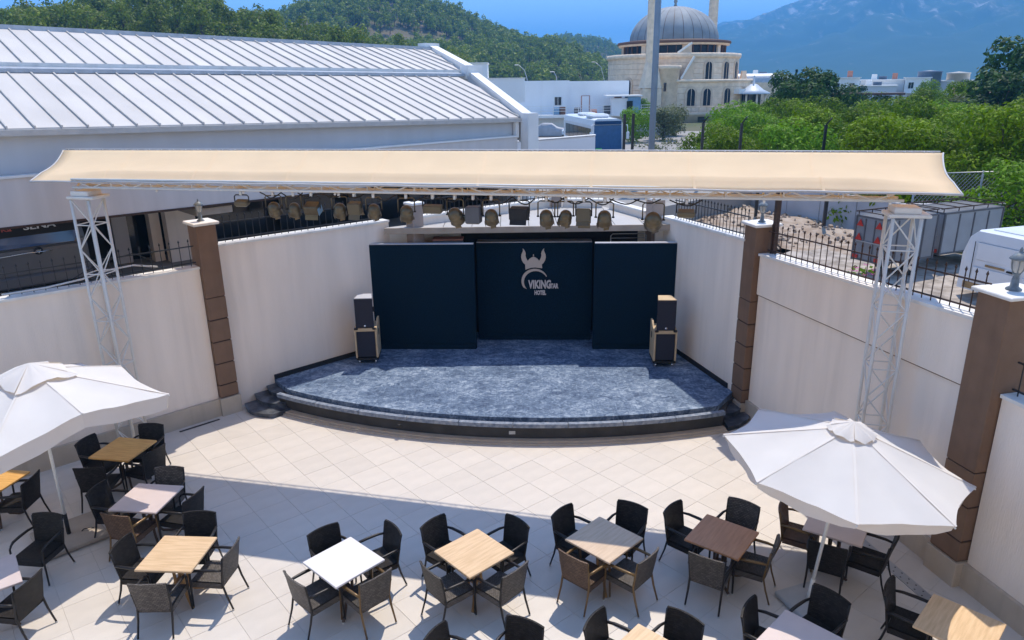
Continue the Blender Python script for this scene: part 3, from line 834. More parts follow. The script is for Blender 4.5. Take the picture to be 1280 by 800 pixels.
tower(5.66, 'aluminium truss tower standing before the right boundary wall')
t = thing('truss_beam', 'long aluminium truss beam carrying the lamps under the canopy', 'truss beam', (-1.05, 11.65 + .22 * 1.05, 0), BA)
truss(t, (-6.95, 0, 5.375), (6.80, 0, 5.40), (0, 1, 0), (0, 0, 1), .30, .14, 34, .022, .011, alu_white)
def canopy():
    t = thing('canopy', 'long cream fabric canopy stretched over the front of the stage', 'canopy', (-1.05, 11.9, 5.4))
    fl, fr_, bl, br_ = Vector((-8.74, 13.42, 5.40)), Vector((6.22, 10.02, 5.45)), Vector((-9.40, 15.72, 5.76)), Vector((6.93, 11.86, 5.83))
    nu, nv = 60, 24; rows = []; o = Vector((-1.05, 11.9, 5.4))
    for j in range(nv + 1):
        v = j / nv; row = []
        for i in range(nu + 1):
            u = i / nu
            e = .06 * math.sin(v * math.pi) ** .8 * (2 * u - 1)          # concave side edges
            uu = u - e / 15.0
            p = (fl.lerp(fr_, uu)).lerp(bl.lerp(br_, uu), v)
            p.z += .125 * min(1, u / .09, (1 - u) / .07) ** 1.5 * math.exp(-((v - .15) / .10) ** 2) - .05 * math.sin(max(0, v - .25) / .75 * math.pi) + .006 * math.sin(u * 60) * math.exp(-v * 5)
            p.y += .10 * math.sin(u * math.pi) * v
            row.append(tuple(p - o))
        rows.append(row)
    b = MB().grid(rows); ob = b.build('fabric', canopy_m, t)
    sm = ob.modifiers.new('thickness', 'SOLIDIFY'); sm.thickness = .006
    MB().tube([Vector(p) + Vector((0, -.01, -.005)) for p in rows[0]], .018, 6).build('front_tube', canopy_hem, t)
    MB().tube([Vector(p) + Vector((0, .085, .01)) for p in rows[-1]], .016, 6).build('back_tube', canopy_hem, t)
    lc = MB()
    for i in range(0, nu * 2):
        p = Vector(rows[-1][i // 2]).lerp(Vector(rows[-1][min(nu, i // 2 + 1)]), (i % 2) * .5)
        lc.bar(p + Vector((0, -.01, .004)), p + Vector((.05 * (-1) ** i, .085, .012)), .007, 4, cap=False)
    tag(lc.build('lacing', canopy_hem, t), kind='stuff')
    for k in (0, -1): MB().tube([Vector(r[k]) for r in rows], .014, 6).build('side_rope', canopy_hem, t)
    for q in range(1, 9):                                        # welded seams of the fabric
        i = int(nu * q / 9); sd = MB().grid([[tuple(Vector(r[i]) + Vector((-.02, 0, .004))), tuple(Vector(r[i]) + Vector((.02, 0, .004)))] for r in rows])
        sd.build('seam', canopy_m, t)
    # bearers under the fabric
    for i in range(9):
        u = (i + .5) / 9; a = fl.lerp(fr_, u) - o; b_ = bl.lerp(br_, u) - o
        MB().bar(a + Vector((0, .1, -.16)), b_ + Vector((0, -.05, -.12)), .02, 6).build('bearer', alu_white, t)
canopy()

# ------------------------------------------------------------ stage lamps on the beam
def beam_y(x): return 11.65 - .22 * x
def lamp_rig(t, drop, w=.30, m=can_m):
    """yoke and clamp; origin of the thing is the clamp on the beam"""
    MB().tube([(-w / 2, 0, -drop), (-w / 2, 0, -.06), (-w / 2 + .03, 0, -.035), (w / 2 - .03, 0, -.035), (w / 2, 0, -.06), (w / 2, 0, -drop)], .011, 6).build('yoke', m, t)
    MB().bbox((0, 0, -.005), (.05, .06, .08), .01).build('clamp', alu_m, t)
def par(x, drop, tilt, pan, s, label):
    t = thing('par_can', label, 'stage lamp', (x, beam_y(x), 5.24), BA + pan, 'lamps hanging from the beam')
    lamp_rig(t, drop, .27 * s)
    b = MB().lathe([(.0, .13), (.05, .125), (.09, .10), (.112, .06), (.118, .0), (.122, .0), (.122, -.03), (.128, -.10), (.132, -.13), (.122, -.13), (.11, -.08)], 20)
    o = b.build('can', can_m, t); o.location = (0, 0, -drop); o.rotation_euler = (-tilt * 1.25, 0, 0); o.scale = (s * .9, s * .9, s * .9)
    l = MB().lathe([(0, -.07), (.11, -.08)], 18).build('lens', lens_m, o)
    for k in range(4):
        a = k * math.pi / 2 + .3
        MB().box((.125 * math.cos(a), .125 * math.sin(a), -.155), (.10, .006, .05), a + math.pi / 2).build('barn_door', can_m, o)
    for q in (-1, 1): MB().lathe([(0, 0), (.022, 0), (.022, .02), (0, .02)], 10).build('knob', black_m, t).location = (q * .135 * s, 0, -drop)
def boxlamp(x, drop, d, m, label, tilt=0.0, hood=True, name='box_lamp'):
    t = thing(name, label, 'stage lamp', (x, beam_y(x), 5.24), BA, 'lamps hanging from the beam')
    lamp_rig(t, drop, d[0] + .03, iron_m)
    o = MB().bbox((0, 0, 0), d, .012).build('housing', m, t); o.location = (0, 0, -drop); o.rotation_euler = (tilt, 0, 0)
    MB().box((0, 0, -d[2] / 2 - .004), (d[0] * .85, d[1] * .85, .006)).build('lens', lens_m, o)
    if hood:
        for q in (-1, 1): MB().box((0, q * (d[1] / 2 + .02), -d[2] / 2 - .03), (d[0] * .9, .006, .08), rot=Matrix.Rotation(q * .5, 3, 'X')).build('flap', m, o)
    return o
flood_m = mat('flood_bronze', (0.13, 0.10, 0.055), 0.5, 0.1)
boxlamp(-4.66, .17, (.24, .14, .08), flood_m, 'small bronze floodlight, leftmost lamp on the beam', .3, False, 'flood_light')
par(-4.07, .26, R(-38), .3, 1.0, 'round stage lamp second from the left on the beam')
par(-3.70, .26, R(-28), .5, .92, 'round stage lamp third from the left on the beam')
b_ = boxlamp(-3.37, .24, (.26, .2, .16), can_m, 'boxy lamp with a blue glass side, left part of the beam', .4)
MB().box((.132, 0, -.03), (.006, .17, .12)).build('blue_filter', blue_box, b_)
par(-2.88, .25, R(-30), .45, .95, 'round stage lamp with a red gel at the left end of the stage wall')
boxlamp(-2.61, .22, (.22, .16, .20), flood_m, 'flat bronze box lamp between two round lamps left of the stage', .2)
par(-2.28, .25, R(-34), .35, .95, 'round stage lamp above the left stage wall corner')
par(-1.72, .27, R(-26), .3, 1.0, 'round stage lamp left of the taupe pier')
boxlamp(-1.27, .20, (.32, .14, .12), flood_m, 'wide flat bronze lamp left of the centre of the beam', .15, False)
par(-.90, .30, R(-36), -.2, 1.12, 'large round stage lamp left of the square grey box')
boxlamp(-.60, .28, (.24, .20, .27), grey_box, 'square grey lamp box hanging left of the centre', 0, False)
par(-.31, .30, R(-26), .15, 1.0, 'round stage lamp right of the square grey box')
o = boxlamp(.14, .24, (.30, .22, .18), black_m, 'black wedge lamp box hanging at the centre of the beam', .1, True)
par(.57, .29, R(-26), .0, 1.0, 'round stage lamp first to the right of the black wedge box')
par(.87, .28, R(-30), .4, .95, 'round stage lamp tilted sideways right of the centre')
boxlamp(1.15, .26, (.22, .20, .22), flood_m, 'square bronze lamp between two round lamps right of the centre', -.3)
par(1.47, .28, R(-24), .1, 1.0, 'round stage lamp right of the square bronze lamp')
par(2.20, .30, R(-46), .0, 1.2, 'largest round stage lamp alone near the right stage wall')
boxlamp(2.68, .18, (.26, .18, .08), amber_m if False else flood_m, 'small flat floodlight, rightmost lamp on the beam', .2, False, 'flood_light')
random.seed(11)
cab = MB(); xx = -4.3
while xx < 2.6:
    L = random.uniform(.25, .55); sag = random.uniform(.05, .12)
    cab.tube([(xx + L * i / 8, beam_y(xx + L * i / 8) - .02 + .05 * math.sin(i), 5.26 - sag * math.sin(i / 8 * math.pi)) for i in range(9)], .011, 5)
    xx += L * random.choice((.8, 1.0, 1.3))
tag(cab.build('lamp_cable', cable_m), 'black power cables draped between the lamps along the beam', 'cable')
# ------------------------------------------------------------ tables
def make_table(top_m, base_m, label):
    t = thing('square_table', label, 'table', (0, 0, 0), 0, 'square tables on the terrace')
    MB().bbox((0, 0, .733), (.8, .8, .034), .006).build('tabletop', top_m, t)
    b = MB()
    for a in (0, 90):
        b.box((0, 0, .695), (.55, .05, .035), R(a + 45), rot=None)
        b.sm = b.sm
    b.build('top_bearer', base_m, t)
    for k in range(4):
        a = R(45 + 90 * k); c, s = math.cos(a), math.sin(a)
        MB().tube([(c * .10, s * .10, .70), (c * .085, s * .085, .40), (c * .09, s * .09, .16), (c * .15, s * .15, .085), (c * .27, s * .27, .035), (c * .36, s * .36, .03)], .022, 6).build('leg', base_m, t)
        MB().lathe([(0, 0), (.024, 0), (.024, .014), (0, .014)], 8, (c * .35, s * .35, 0)).build('foot_cap', cap_m, t)
    MB().bbox((0, 0, .30), (.17, .17, .02), .004).build('spacer', base_m, t)
    return t
TABLES = [
    (-7.11, 11.90, -11, honey_m, base_wood, 'honey coloured wooden table nearest the left truss tower'),
    (-5.89, 10.23, -7, pink_top, base_wood, 'pale pinkish table half shaded by the left parasol'),
    (-4.77, 8.76, -4, oak_m, base_honey, 'light oak table in full sun at the front of the left row'),
    (-2.37, 8.53, 47, white_top, base_wood, 'white table with diamond set chairs left of the centre'),
    (-.58, 8.69, 42, oak_m, base_honey, 'light oak table in the middle of the terrace'),
    (1.28, 8.96, 45, greyoak_m, base_honey, 'greyish oak table crossed by the edge of the canopy shadow'),
    (2.98, 8.99, 52, walnut_m, base_wood, 'dark walnut table left of the right parasol'),
    (4.75, 9.24, -34, pink_top, base_wood, 'pale pinkish table standing under the right parasol'),
    (3.33, 6.88, 44, pink_top, base_wood, 'pale pinkish table beside the grey parasol base at the bottom edge'),
    (5.31, 7.13, 45, oak_m, base_honey, 'oak table in the lower right corner beside the drain channel'),
    (1.50, 6.67, 47, oak_m, base_honey, 'oak table cut off by the bottom edge right of the centre'),
    (-7.15, 8.25, 39, pink_top, base_wood, 'pale pinkish table at the left edge nearest the viewer'),
    (-8.78, 10.80, -10, honey_m, base_wood, 'honey coloured table at the left edge under the left parasol'),
]
for x, y, rz, tm, bm_, lab in TABLES:
    t = make_table(tm, bm_, lab); t.location = (x, y, 0.002); t.rotation_euler = (0, 0, R(rz))

# ------------------------------------------------------------ wicker armchairs (sitter faces local +y)
def make_chair(wick, legm, armm):
    t = thing('wicker_armchair', 'wicker armchair', 'chair', (0, 0, 0), 0, 'wicker armchairs round the tables')
    def caprow(q, w, z): return [(x * w, y_, z) for x, y_ in q]
    # seat: woven, rounded front edge, slightly dished
    rows = []
    for j in range(9):
        v = j / 8; y_ = -.215 + .46 * v
        rows.append([(-.235 + .47 * i / 8, y_, .452 - .014 * math.sin(math.pi * i / 8) * math.sin(math.pi * v) - (.022 if j == 8 else .004 if j == 7 else 0)) for i in range(9)])
    b = MB().grid(rows)
    b.add([(-.235, -.215, .42), (.235, -.215, .42), (.235, .245, .40), (-.235, .245, .40)], [(3, 2, 1, 0)])
    b.build('seat', wick, t)
    b = MB()
    for p, q in (((-.235, .245), (.235, .245)), ((.235, .245), (.235, -.215)), ((.235, -.215), (-.235, -.215)), ((-.235, -.215), (-.235, .245))):
        b.add([(p[0], p[1], .345), (q[0], q[1], .345), (q[0], q[1], .432), (p[0], p[1], .432)], [(3, 2, 1, 0)])
        b.add([(p[0] * .93, p[1] * .93, .345), (q[0] * .93, q[1] * .93, .345), (q[0], q[1], .345), (p[0], p[1], .345)], [(0, 1, 2, 3)])
    b.build('apron', wick, t)
    # backrest: curved woven panel
    def bk(u, v, off):
        x = (-1 + 2 * u); w = .215 + .035 * v
        z = .40 + .47 * v + (.012 * (1 - x * x) if v > .99 else 0)
        y_ = -.215 - .075 * v - .035 * (1 - x * x) * (.3 + .7 * v) + .01 * math.sin(v * 3)
        return (x * w, y_ - off, z)
    F = [[bk(i / 10, j / 8, 0) for i in range(11)] for j in range(9)]
    B = [[bk(i / 10, j / 8, .026) for i in range(11)] for j in range(9)]
    b = MB(); b.grid([r[::-1] for r in F]); b.grid(B)
    edge = [F[0][i] for i in range(11)] + [F[j][10] for j in range(1, 9)] + [F[8][i] for i in range(9, -1, -1)] + [F[j][0] for j in range(7, 0, -1)]
    edgb = [B[0][i] for i in range(11)] + [B[j][10] for j in range(1, 9)] + [B[8][i] for i in range(9, -1, -1)] + [B[j][0] for j in range(7, 0, -1)]
    n = len(edge)
    b.add(edge + edgb, [(i, (i + 1) % n, n + (i + 1) % n, n + i) for i in range(n)])
    b.build('backrest', wick, t)
    for s in (-1, 1):
        b = MB().tube([(s * .262, .235, .014), (s * .256, .225, .40), (s * .258, .215, .585), (s * .262, .165, .632)], [.014, .016, .016, .017], 6)
        b.lathe([(0, 0), (.017, 0), (.017, .02), (0, .02)], 8, (s * .262, .235, 0), 1)
        b.build('leg', [legm, cap_m], t)
        b = MB().tube([(s * .235, -.335, .014), (s * .228, -.262, .24), (s * .228, -.222, .42), (s * .243, -.262, .68), (s * .247, -.285, .85)], [.013, .015, .016, .014, .012], 6)
        b.lathe([(0, 0), (.016, 0), (.016, .02), (0, .02)], 8, (s * .235, -.335, 0), 1)
        b.build('leg', [legm, cap_m], t)
        b = MB(); pts = [(s * .245, -.262, .655), (s * .262, -.16, .662), (s * .272, 0, .655), (s * .270, .12, .648), (s * .262, .185, .618)]
        b.tube(pts, [.017, .021, .023, .022, .016], 6)
        b.build('armrest', armm, t)
    return t
CH = {'dark': make_chair(wicker_dark, leg_m, leg_m), 'grey': make_chair(wicker_grey, leg_m, leg_m), 'brown': make_chair(wicker_brown, leg_bronze, leg_bronze),
      'bronze': make_chair(wicker_grey, leg_bronze, leg_bronze)}
WORD = {'dark': 'charcoal wicker armchair', 'grey': 'grey wicker armchair', 'brown': 'brown wicker armchair', 'bronze': 'grey wicker armchair with bronze legs'}
CHAIRS = [
    (-7.86, 12.06, -12, 'dark', 'left of the honey coloured table nearest the left truss'), (-6.93, 12.62, -96, 'dark', 'behind the honey coloured table nearest the left truss'),
    (-6.42, 11.64, 157, 'dark', 'right of the honey coloured table nearest the left truss'), (-7.24, 11.02, 93, 'dark', 'in front of the honey coloured table nearest the left truss'),
    (-6.74, 10.36, -8, 'dark', 'left of the half shaded pinkish table'), (-5.84, 10.95, -92, 'grey', 'behind the half shaded pinkish table'),
    (-5.09, 10.12, 167, 'dark', 'right of the half shaded pinkish table'), (-6.05, 9.58, 76, 'brown', 'in front of the half shaded pinkish table'),
    (-5.58, 8.85, -8, 'dark', 'left of the sunny light oak table in the left row'), (-4.77, 9.57, -91, 'dark', 'behind the sunny light oak table in the left row'),
    (-3.99, 8.71, 172, 'grey', 'right of the sunny light oak table in the left row'), (-4.80, 7.96, 92, 'grey', 'in front of the sunny light oak table in the left row'),
    (-2.78, 9.10, -48, 'dark', 'far left side of the white table'), (-1.78, 9.12, -143, 'dark', 'far right side of the white table'),
    (-2.89, 8.02, 47, 'grey', 'near left side of the white table'), (-1.84, 8.04, 134, 'bronze', 'near right side of the white table'),
    (-1.20, 9.27, -38, 'dark', 'far left side of the middle oak table'), (.03, 9.25, -137, 'dark', 'far right side of the middle oak table'),
    (-1.12, 8.16, 40, 'grey', 'near left side of the middle oak table'), (-.01, 8.15, 135, 'grey', 'near right side of the middle oak table'),
    (.72, 9.51, -43, 'dark', 'far left side of the table crossed by the shadow edge'), (1.79, 9.63, -123, 'dark', 'far right side of the table crossed by the shadow edge'),
    (.79, 8.41, 46, 'brown', 'near left side of the table crossed by the shadow edge'), (1.80, 8.40, 138, 'bronze', 'near right side of the table crossed by the shadow edge'),
    (2.40, 9.57, -44, 'dark', 'far left side of the walnut table'), (3.49, 9.65, -128, 'grey', 'far right side of the walnut table'),
    (2.59, 8.35, 60, 'grey', 'near left side of the walnut table'), (3.60, 8.63, 149, 'bronze', 'near right side of the walnut table'),
    (4.08, 9.60, -30, 'brown', 'far left side of the table under the right parasol'), (4.33, 8.59, 61, 'dark', 'near left side of the table under the right parasol'),
    (5.28, 8.68, 140, 'dark', 'near right side of the table under the right parasol'),
    (2.86, 7.36, -38, 'dark', 'left of the pinkish table by the grey parasol base'), (3.94, 7.56, -143, 'dark', 'behind the pinkish table by the grey parasol base'),
    (4.75, 7.70, -40, 'dark', 'left of the oak table in the lower right corner'),
    (.95, 7.19, -36, 'dark', 'left of the oak table cut by the bottom edge'), (2.03, 7.20, -134, 'dark', 'right of the oak table cut by the bottom edge'),
    (.10, 7.14, -116, 'dark', 'alone at the bottom edge below the middle oak table'), (-.96, 6.97, -32, 'dark', 'whose top alone shows at the bottom edge'),
    (-7.08, 9.58, -98, 'dark', 'behind the left edge table beside the parasol base'), (-6.42, 8.05, 170, 'dark', 'right of the left edge table nearest the viewer'),
    (-8.05, 10.72, 180, 'dark', 'right of the honey table at the left edge'),
]
first = {k: True for k in CH}
random.seed(5)
for x, y, h, kind, where in CHAIRS:
    a = R(h + random.uniform(-2, 2)); px, py = x + .285 * math.cos(a), y + .285 * math.sin(a)
    lab = f'{WORD[kind]} {where}'
    words = lab.split()
    if len(words) > 16: lab = lab.replace(' with bronze legs', '')
    if first[kind]:
        o = CH[kind]; o.location = (px, py, .002); o.rotation_euler = (0, 0, a - R(90)); o['label'] = lab; first[kind] = False
    else:
        dup(CH[kind], (px, py, .002), a - R(90), lab)

# ------------------------------------------------------------ parasols
def parasol_skin(rim, apex, val, scallop, fab_sag=.035):
    """rim: list of rim points; returns builders for cloth, valance"""
    n = len(rim); A = Vector(apex); cl = MB(); vl = MB(); rows_n = 8
    for k in range(n):
        p, q = Vector(rim[k]), Vector(rim[(k + 1) % n]); m = 8; rows = []
        for j in range(rows_n + 1):
            v = j / rows_n; row = []
            for i in range(m + 1):
                u = i / m
                P = A.lerp(p.lerp(q, u), v)
                s = math.sin(math.pi * u) * math.sin(min(1, v * 1.15) * math.pi * .62)
                P.z -= fab_sag * s
                c = (A - p.lerp(q, u)); c.z = 0
                P += c * (.05 * math.sin(math.pi * u) * v * v)
                P.z += .006 * math.sin(u * 14 + v * 9 + k * 2.1) * v + .007 * noise.noise(Vector((P.x * 4, P.y * 4, k)))
                row.append(tuple(P))
            rows.append(row)
        cl.grid(rows)
        e = rows[-1]; low = []; mid = []
        for i, P in enumerate(e):
            u = i / m; P = Vector(P); c = (A - P); c.z = 0; c.normalize()
            d = val * (1 - scallop + scallop * math.sin(math.pi * u) ** .6)
            w = .018 * math.sin(u * 12 + k * 2)
            low.append(tuple(P + Vector((0, 0, -d)) + c * (.05 + w))); mid.append(tuple(P + Vector((0, 0, -d * .5)) + c * (.035 + w * .5)))
        vl.grid([e, mid, low])
    return cl, vl
def parasol(label, base, rot, rim, apex, vent, val, scallop, slab, slab_m_, slab_rz, foot=(0, 0, 0)):
    foot = Vector(foot)
    t = thing('parasol', label, 'parasol', base, 0, 'white parasols', rot)
    cl, vl = parasol_skin(rim, apex, val, scallop)
    cl.build('canopy', umbrella_m, t)
    vl.build('valance', umbrella_m, t)
    A = Vector(apex); n = len(rim)
    # vent cap: loose crumpled top flap
    vr = []
    for k in range(n):
        p = A.lerp(Vector(rim[k]), vent)
        vr.append((p.x, p.y, p.z + .055))
    c2 = MB(); random.seed(3)
    for k in range(n):
        p, q = Vector(vr[k]), Vector(vr[(k + 1) % n]); rows = []
        for j in range(5):
            v = j / 4; row = []
            for i in range(7):
                u = i / 6; P = (A + Vector((0, 0, .075))).lerp(p.lerp(q, u), v)
                P.z += .020 * math.sin(math.pi * u * 2 + k * 1.7) * v + (.010 * random.uniform(-1, 1) if 0 < i < 6 and j else 0)
                if j == 4: P.z -= .03 * math.sin(math.pi * u)
                row.append(tuple(P))
            rows.append(row)
        c2.grid(rows)
    c2.build('vent_cap', umbrella_m, t)
    MB().bar(foot + Vector((0, 0, .05)), (0, 0, A.z + .05), .024, 12).build('pole', pole_m, t)
    MB().bar(foot + Vector((0, 0, .02)), foot.lerp(A, .15), .032, 12).build('base_tube', black_m if slab_m_ is slab_m else pole_m, t)
    for k in range(n):
        p = Vector(rim[k]); MB().bar(A + Vector((0, 0, -.07)), p + Vector((0, 0, -.03)), .012, 4).build('rib', pole_m, t)
        MB().bar((0, 0, A.z - .75), A.lerp(p, .5) + Vector((0, 0, -.05)), .010, 4).build('strut', pole_m, t)
    MB().lathe([(0, -.05), (.06, -.05), (.06, .03), (0, .03)], 12, (0, 0, A.z - .75)).build('runner', pole_m, t)
    for k in range(n):                                           # sewn seams above the ribs
        p = Vector(rim[k]); sd = []
        for j in range(9):
            P = A.lerp(p, j / 8); t_ = Vector((-p.y, p.x, 0)).normalized() * .016
            sd.append([tuple(P - t_ + Vector((0, 0, .004))), tuple(P + t_ + Vector((0, 0, .004)))])
        MB().grid(sd).build('seam', umbrella_m, t)
    inv = rot.inverted() if rot else Quaternion()
    b = MB(); b.bbox((0, 0, .05), (slab, slab, .07), .012, slab_rz)
    o = b.build('base_slab', slab_m_, t); o.location = foot
    if rot: o.rotation_mode = 'QUATERNION'; o.rotation_quaternion = inv
    h = MB().tube([(.18, .05, .09), (.2, .08, .11), (.3, .12, .115), (.33, .14, .09)], .008, 5).build('handle', iron_m, o)
    return t
# right one: octagonal, leaning slightly
nrm = Vector((.086, -.028, 1)).normalized(); q = Vector((0, 0, 1)).rotation_difference(nrm)
R1, Z1 = 1.575, 2.15
rim = [(R1 * math.cos(2.816 - k * math.pi / 4), R1 * math.sin(2.816 - k * math.pi / 4), Z1) for k in range(8)]
parasol('white octagonal parasol with a scalloped cap on the right of the terrace', (4.23, 8.71, 0.0), q, rim, (0, 0, 2.65), .20, .19, .55, .62, slab_grey, R(20), q.inverted() @ Vector((4.07 - 4.23, 8.43 - 8.71, 0)))
# left one: square, its middle ribs end higher than its corners
rim = []
for k in range(8):
    a = R(12 + 45 * k); r, z = (1.87, 2.36) if k % 2 == 0 else (1.34, 2.57)
    rim.append((r * math.cos(a), r * math.sin(a), z))
parasol('white square parasol with a plain valance at the left edge', (-7.29, 10.26, 0), None, rim, (0, 0, 3.0), .34, .27, .12, .95, slab_m, R(43))

# ------------------------------------------------------------ hall on the left
HA = thing('sports_hall', 'large white hall with a standing seam metal roof and dark arcade', 'hall', LW[0] + (0,), LW[1])
S0, S1 = -5.0, 15.2
def hz(s, zl, zr):      # eave heights drift a little along the hall
    return zl + (zr - zl) * (s + 3) / 18
def slope(x0, x1, x1b, d0, z0, d1, z1, seam_step):
    n = int((x1b - x0) / seam_step)
    for i in range(n):
        a, b_ = x0 + i * seam_step, x0 + (i + 1) * seam_step
        j = random.uniform(-.004, .004)
        if b_ > x1b: continue
        cut = lambda x: d0 if x <= x1 else d0 + (d1 - d0) * (x - x1) / (x1b - x1)
        zz0 = lambda x: z0(x) + (z1(x) - z0(x)) * (cut(x) - d0) / (d1 - d0)
        b = MB(); g = .02
        vs = [(a + g, cut(a + g), zz0(a + g) + j), (b_ - g, cut(b_ - g), zz0(b_ - g) + j), (b_ - g, d1, z1(b_) + j), (a + g, d1, z1(a) + j)]
        lo = [(x, y, z - .05) for x, y, z in vs]
        b.add(vs + lo, [(0, 1, 2, 3), (7, 6, 5, 4), (0, 4, 5, 1), (1, 5, 6, 2), (2, 6, 7, 3), (3, 7, 4, 0)])
        b.build('roof_panel', roof_m, HA)
        b = MB(); w = .016; c0, q0 = cut(a) - .02, zz0(a)
        b.add([(a - w, c0, q0 + .045), (a + w, c0, q0 + .045), (a + w, d1, z1(a) + .045), (a - w, d1, z1(a) + .045),
                         (a - w, c0, q0 - .05), (a + w, c0, q0 - .05), (a + w, d1, z1(a) - .05), (a - w, d1, z1(a) - .05)],
                        [(0, 1, 2, 3), (0, 4, 5, 1), (1, 5, 6, 2), (2, 6, 7, 3), (3, 7, 4, 0)])
        b.build('roof_seam', seam_m, HA)
eav = lambda s: hz(s, 6.25, 5.80); mid0 = lambda s: hz(s, 7.42, 7.22); mid1 = lambda s: hz(s, 7.58, 7.36); rid = lambda s: hz(s, 8.74, 8.38)
slope(S0, 12.0, 13.45, 2.9, eav, 7.35, mid0, .5)
slope(S0, 13.6, 15.0, 7.65, mid1, 11.5, rid, .5)
def strip(name, s0, s1, d0, d1, za, zb, h, m):
    b = MB(); v = []
    for z_off in (0, -h):
        v += [(s0, d0, za(s0) + z_off), (s1, d0, za(s1) + z_off), (s1, d1, zb(s1) + z_off), (s0, d1, zb(s0) + z_off)]
    b.add(v, [(0, 1, 2, 3), (7, 6, 5, 4), (0, 4, 5, 1), (1, 5, 6, 2), (2, 6, 7, 3), (3, 7, 4, 0)])
    return b.build(name, m, HA)
strip('ridge_flashing', S0, 15.2, 11.4, 12.0, lambda s: rid(s) + .10, lambda s: rid(s) + .14, .16, zinc_m)
strip('step_flashing', S0, 13.5, 7.25, 7.62, lambda s: mid0(s) + .09, lambda s: mid1(s) + .0, .1, zinc_m)
strip('step_edge', S0, 13.6, 7.56, 7.68, lambda s: mid1(s) + .085, lambda s: mid1(s) + .085, .22, coping_m)
strip('gutter', S0, 12.1, 2.76, 2.90, lambda s: eav(s) - .03, lambda s: eav(s) - .03, .12, seam_m)
b = MB(); b.add([(S0, 3.0, 5.2), (12.0, 3.0, 5.2), (12.0, 3.0, eav(12) - .1), (S0, 3.0, eav(S0) - .1)], [(0, 1, 2, 3)])
b.add([(12.0, 3.0, 1.0), (15.0, 11.5, 1.0), (15.0, 11.5, rid(15)), (13.5, 7.5, mid1(13.5)), (12.0, 3.0, eav(12))], [(0, 1, 2, 3, 4)])
b.build('upper_wall', hall_wall, HA)
# gable parapet, stepped at the break of the roof
def gab(name, d0, z0, d1, z1, x, x2):
    b = MB(); w = .42; v = []
    for xx in (0, w):
        v += [(x + xx, d0, z0 - 1.0), (x2 + xx, d1, z1 - 1.0), (x2 + xx, d1, z1), (x + xx, d0, z0)]
    b.add(v, [(3, 2, 1, 0), (4, 5, 6, 7), (3, 7, 6, 2), (0, 4, 7, 3), (1, 2, 6, 5)])
    b.build(name, plaster_white, HA)
gab('gable_parapet', 2.75, 6.02, 7.3, 7.42, 12.0, 13.55)
gab('gable_parapet', 7.5, 7.62, 11.9, 8.60, 13.62, 15.15)
MB().box((13.75, 7.35, 7.38), (.8, .4, .5)).build('gable_block', plaster_white, HA)
MB().box((15.2, 11.9, 8.48), (.8, .5, .35)).build('gable_block', plaster_white, HA)
MB().box((12.22, 2.62, 3.6), (.48, .36, 4.82)).build('gable_pier', plaster_white, HA)
MB().box((11.86, 2.90, 5.5), (.16, .12, .55)).build('end_trim', plaster_white, HA)
# projecting arcade: fascia, soffit, columns, dark doors
MB().box((1.4, 2.86, 5.275), (20.8, .24, .05)).build('fascia_cap', plaster_white, HA)
MB().box((1.4, 4.4, 4.62), (20.8, 2.7, .08)).build('arcade_ceiling', hall_fascia, HA)
b = MB(); b.add([(-9, 2.78, 4.32), (11.8, 2.78, 4.12), (11.8, 2.78, 5.24), (-9, 2.78, 5.245), (-9, 2.98, 4.32), (11.8, 2.98, 4.12), (11.8, 2.98, 5.24), (-9, 2.98, 5.245)],
      [(0, 1, 2, 3), (7, 6, 5, 4), (0, 4, 5, 1)])
b.build('fascia', hall_fascia, HA)
MB().box((1.4, 2.77, 4.21), (20.8, .02, .05), rot=Matrix.Rotation(R(.55), 3, 'Y')).build('fascia_trim', rust_m, HA)
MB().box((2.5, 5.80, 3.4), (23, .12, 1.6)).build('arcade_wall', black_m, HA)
MB().box((-.12, 5.4, 3.45), (.36, .3, 1.7)).build('column', hall_fascia, HA)
MB().box((1.15, 4.6, 3.45), (.75, .3, 1.7)).build('column', plaster, HA)
MB().box((.62, 5.0, 3.45), (.25, .3, 1.7)).build('column', plaster, HA)
d = MB().box((.5, 5.6, 3.4), (1.0, .06, 1.6)).build('glass_door', dark_glass, HA)
MB().box((.0, 5.56, 3.4), (.04, .08, 1.6)).build('door_frame', iron_m, d)
b = MB(); b.prism([(1.0, 2.85), (1.9, 2.85), (1.55, 4.5), (1.0, 4.5)], 3.98, 4.15); b.build('beam_end', slab_m, HA)
for i in range(5):
    MB().box((3.0 + i * 2.4, 5.6, 3.4), (1.9, .06, 1.6)).build('glass_door', dark_glass, HA)

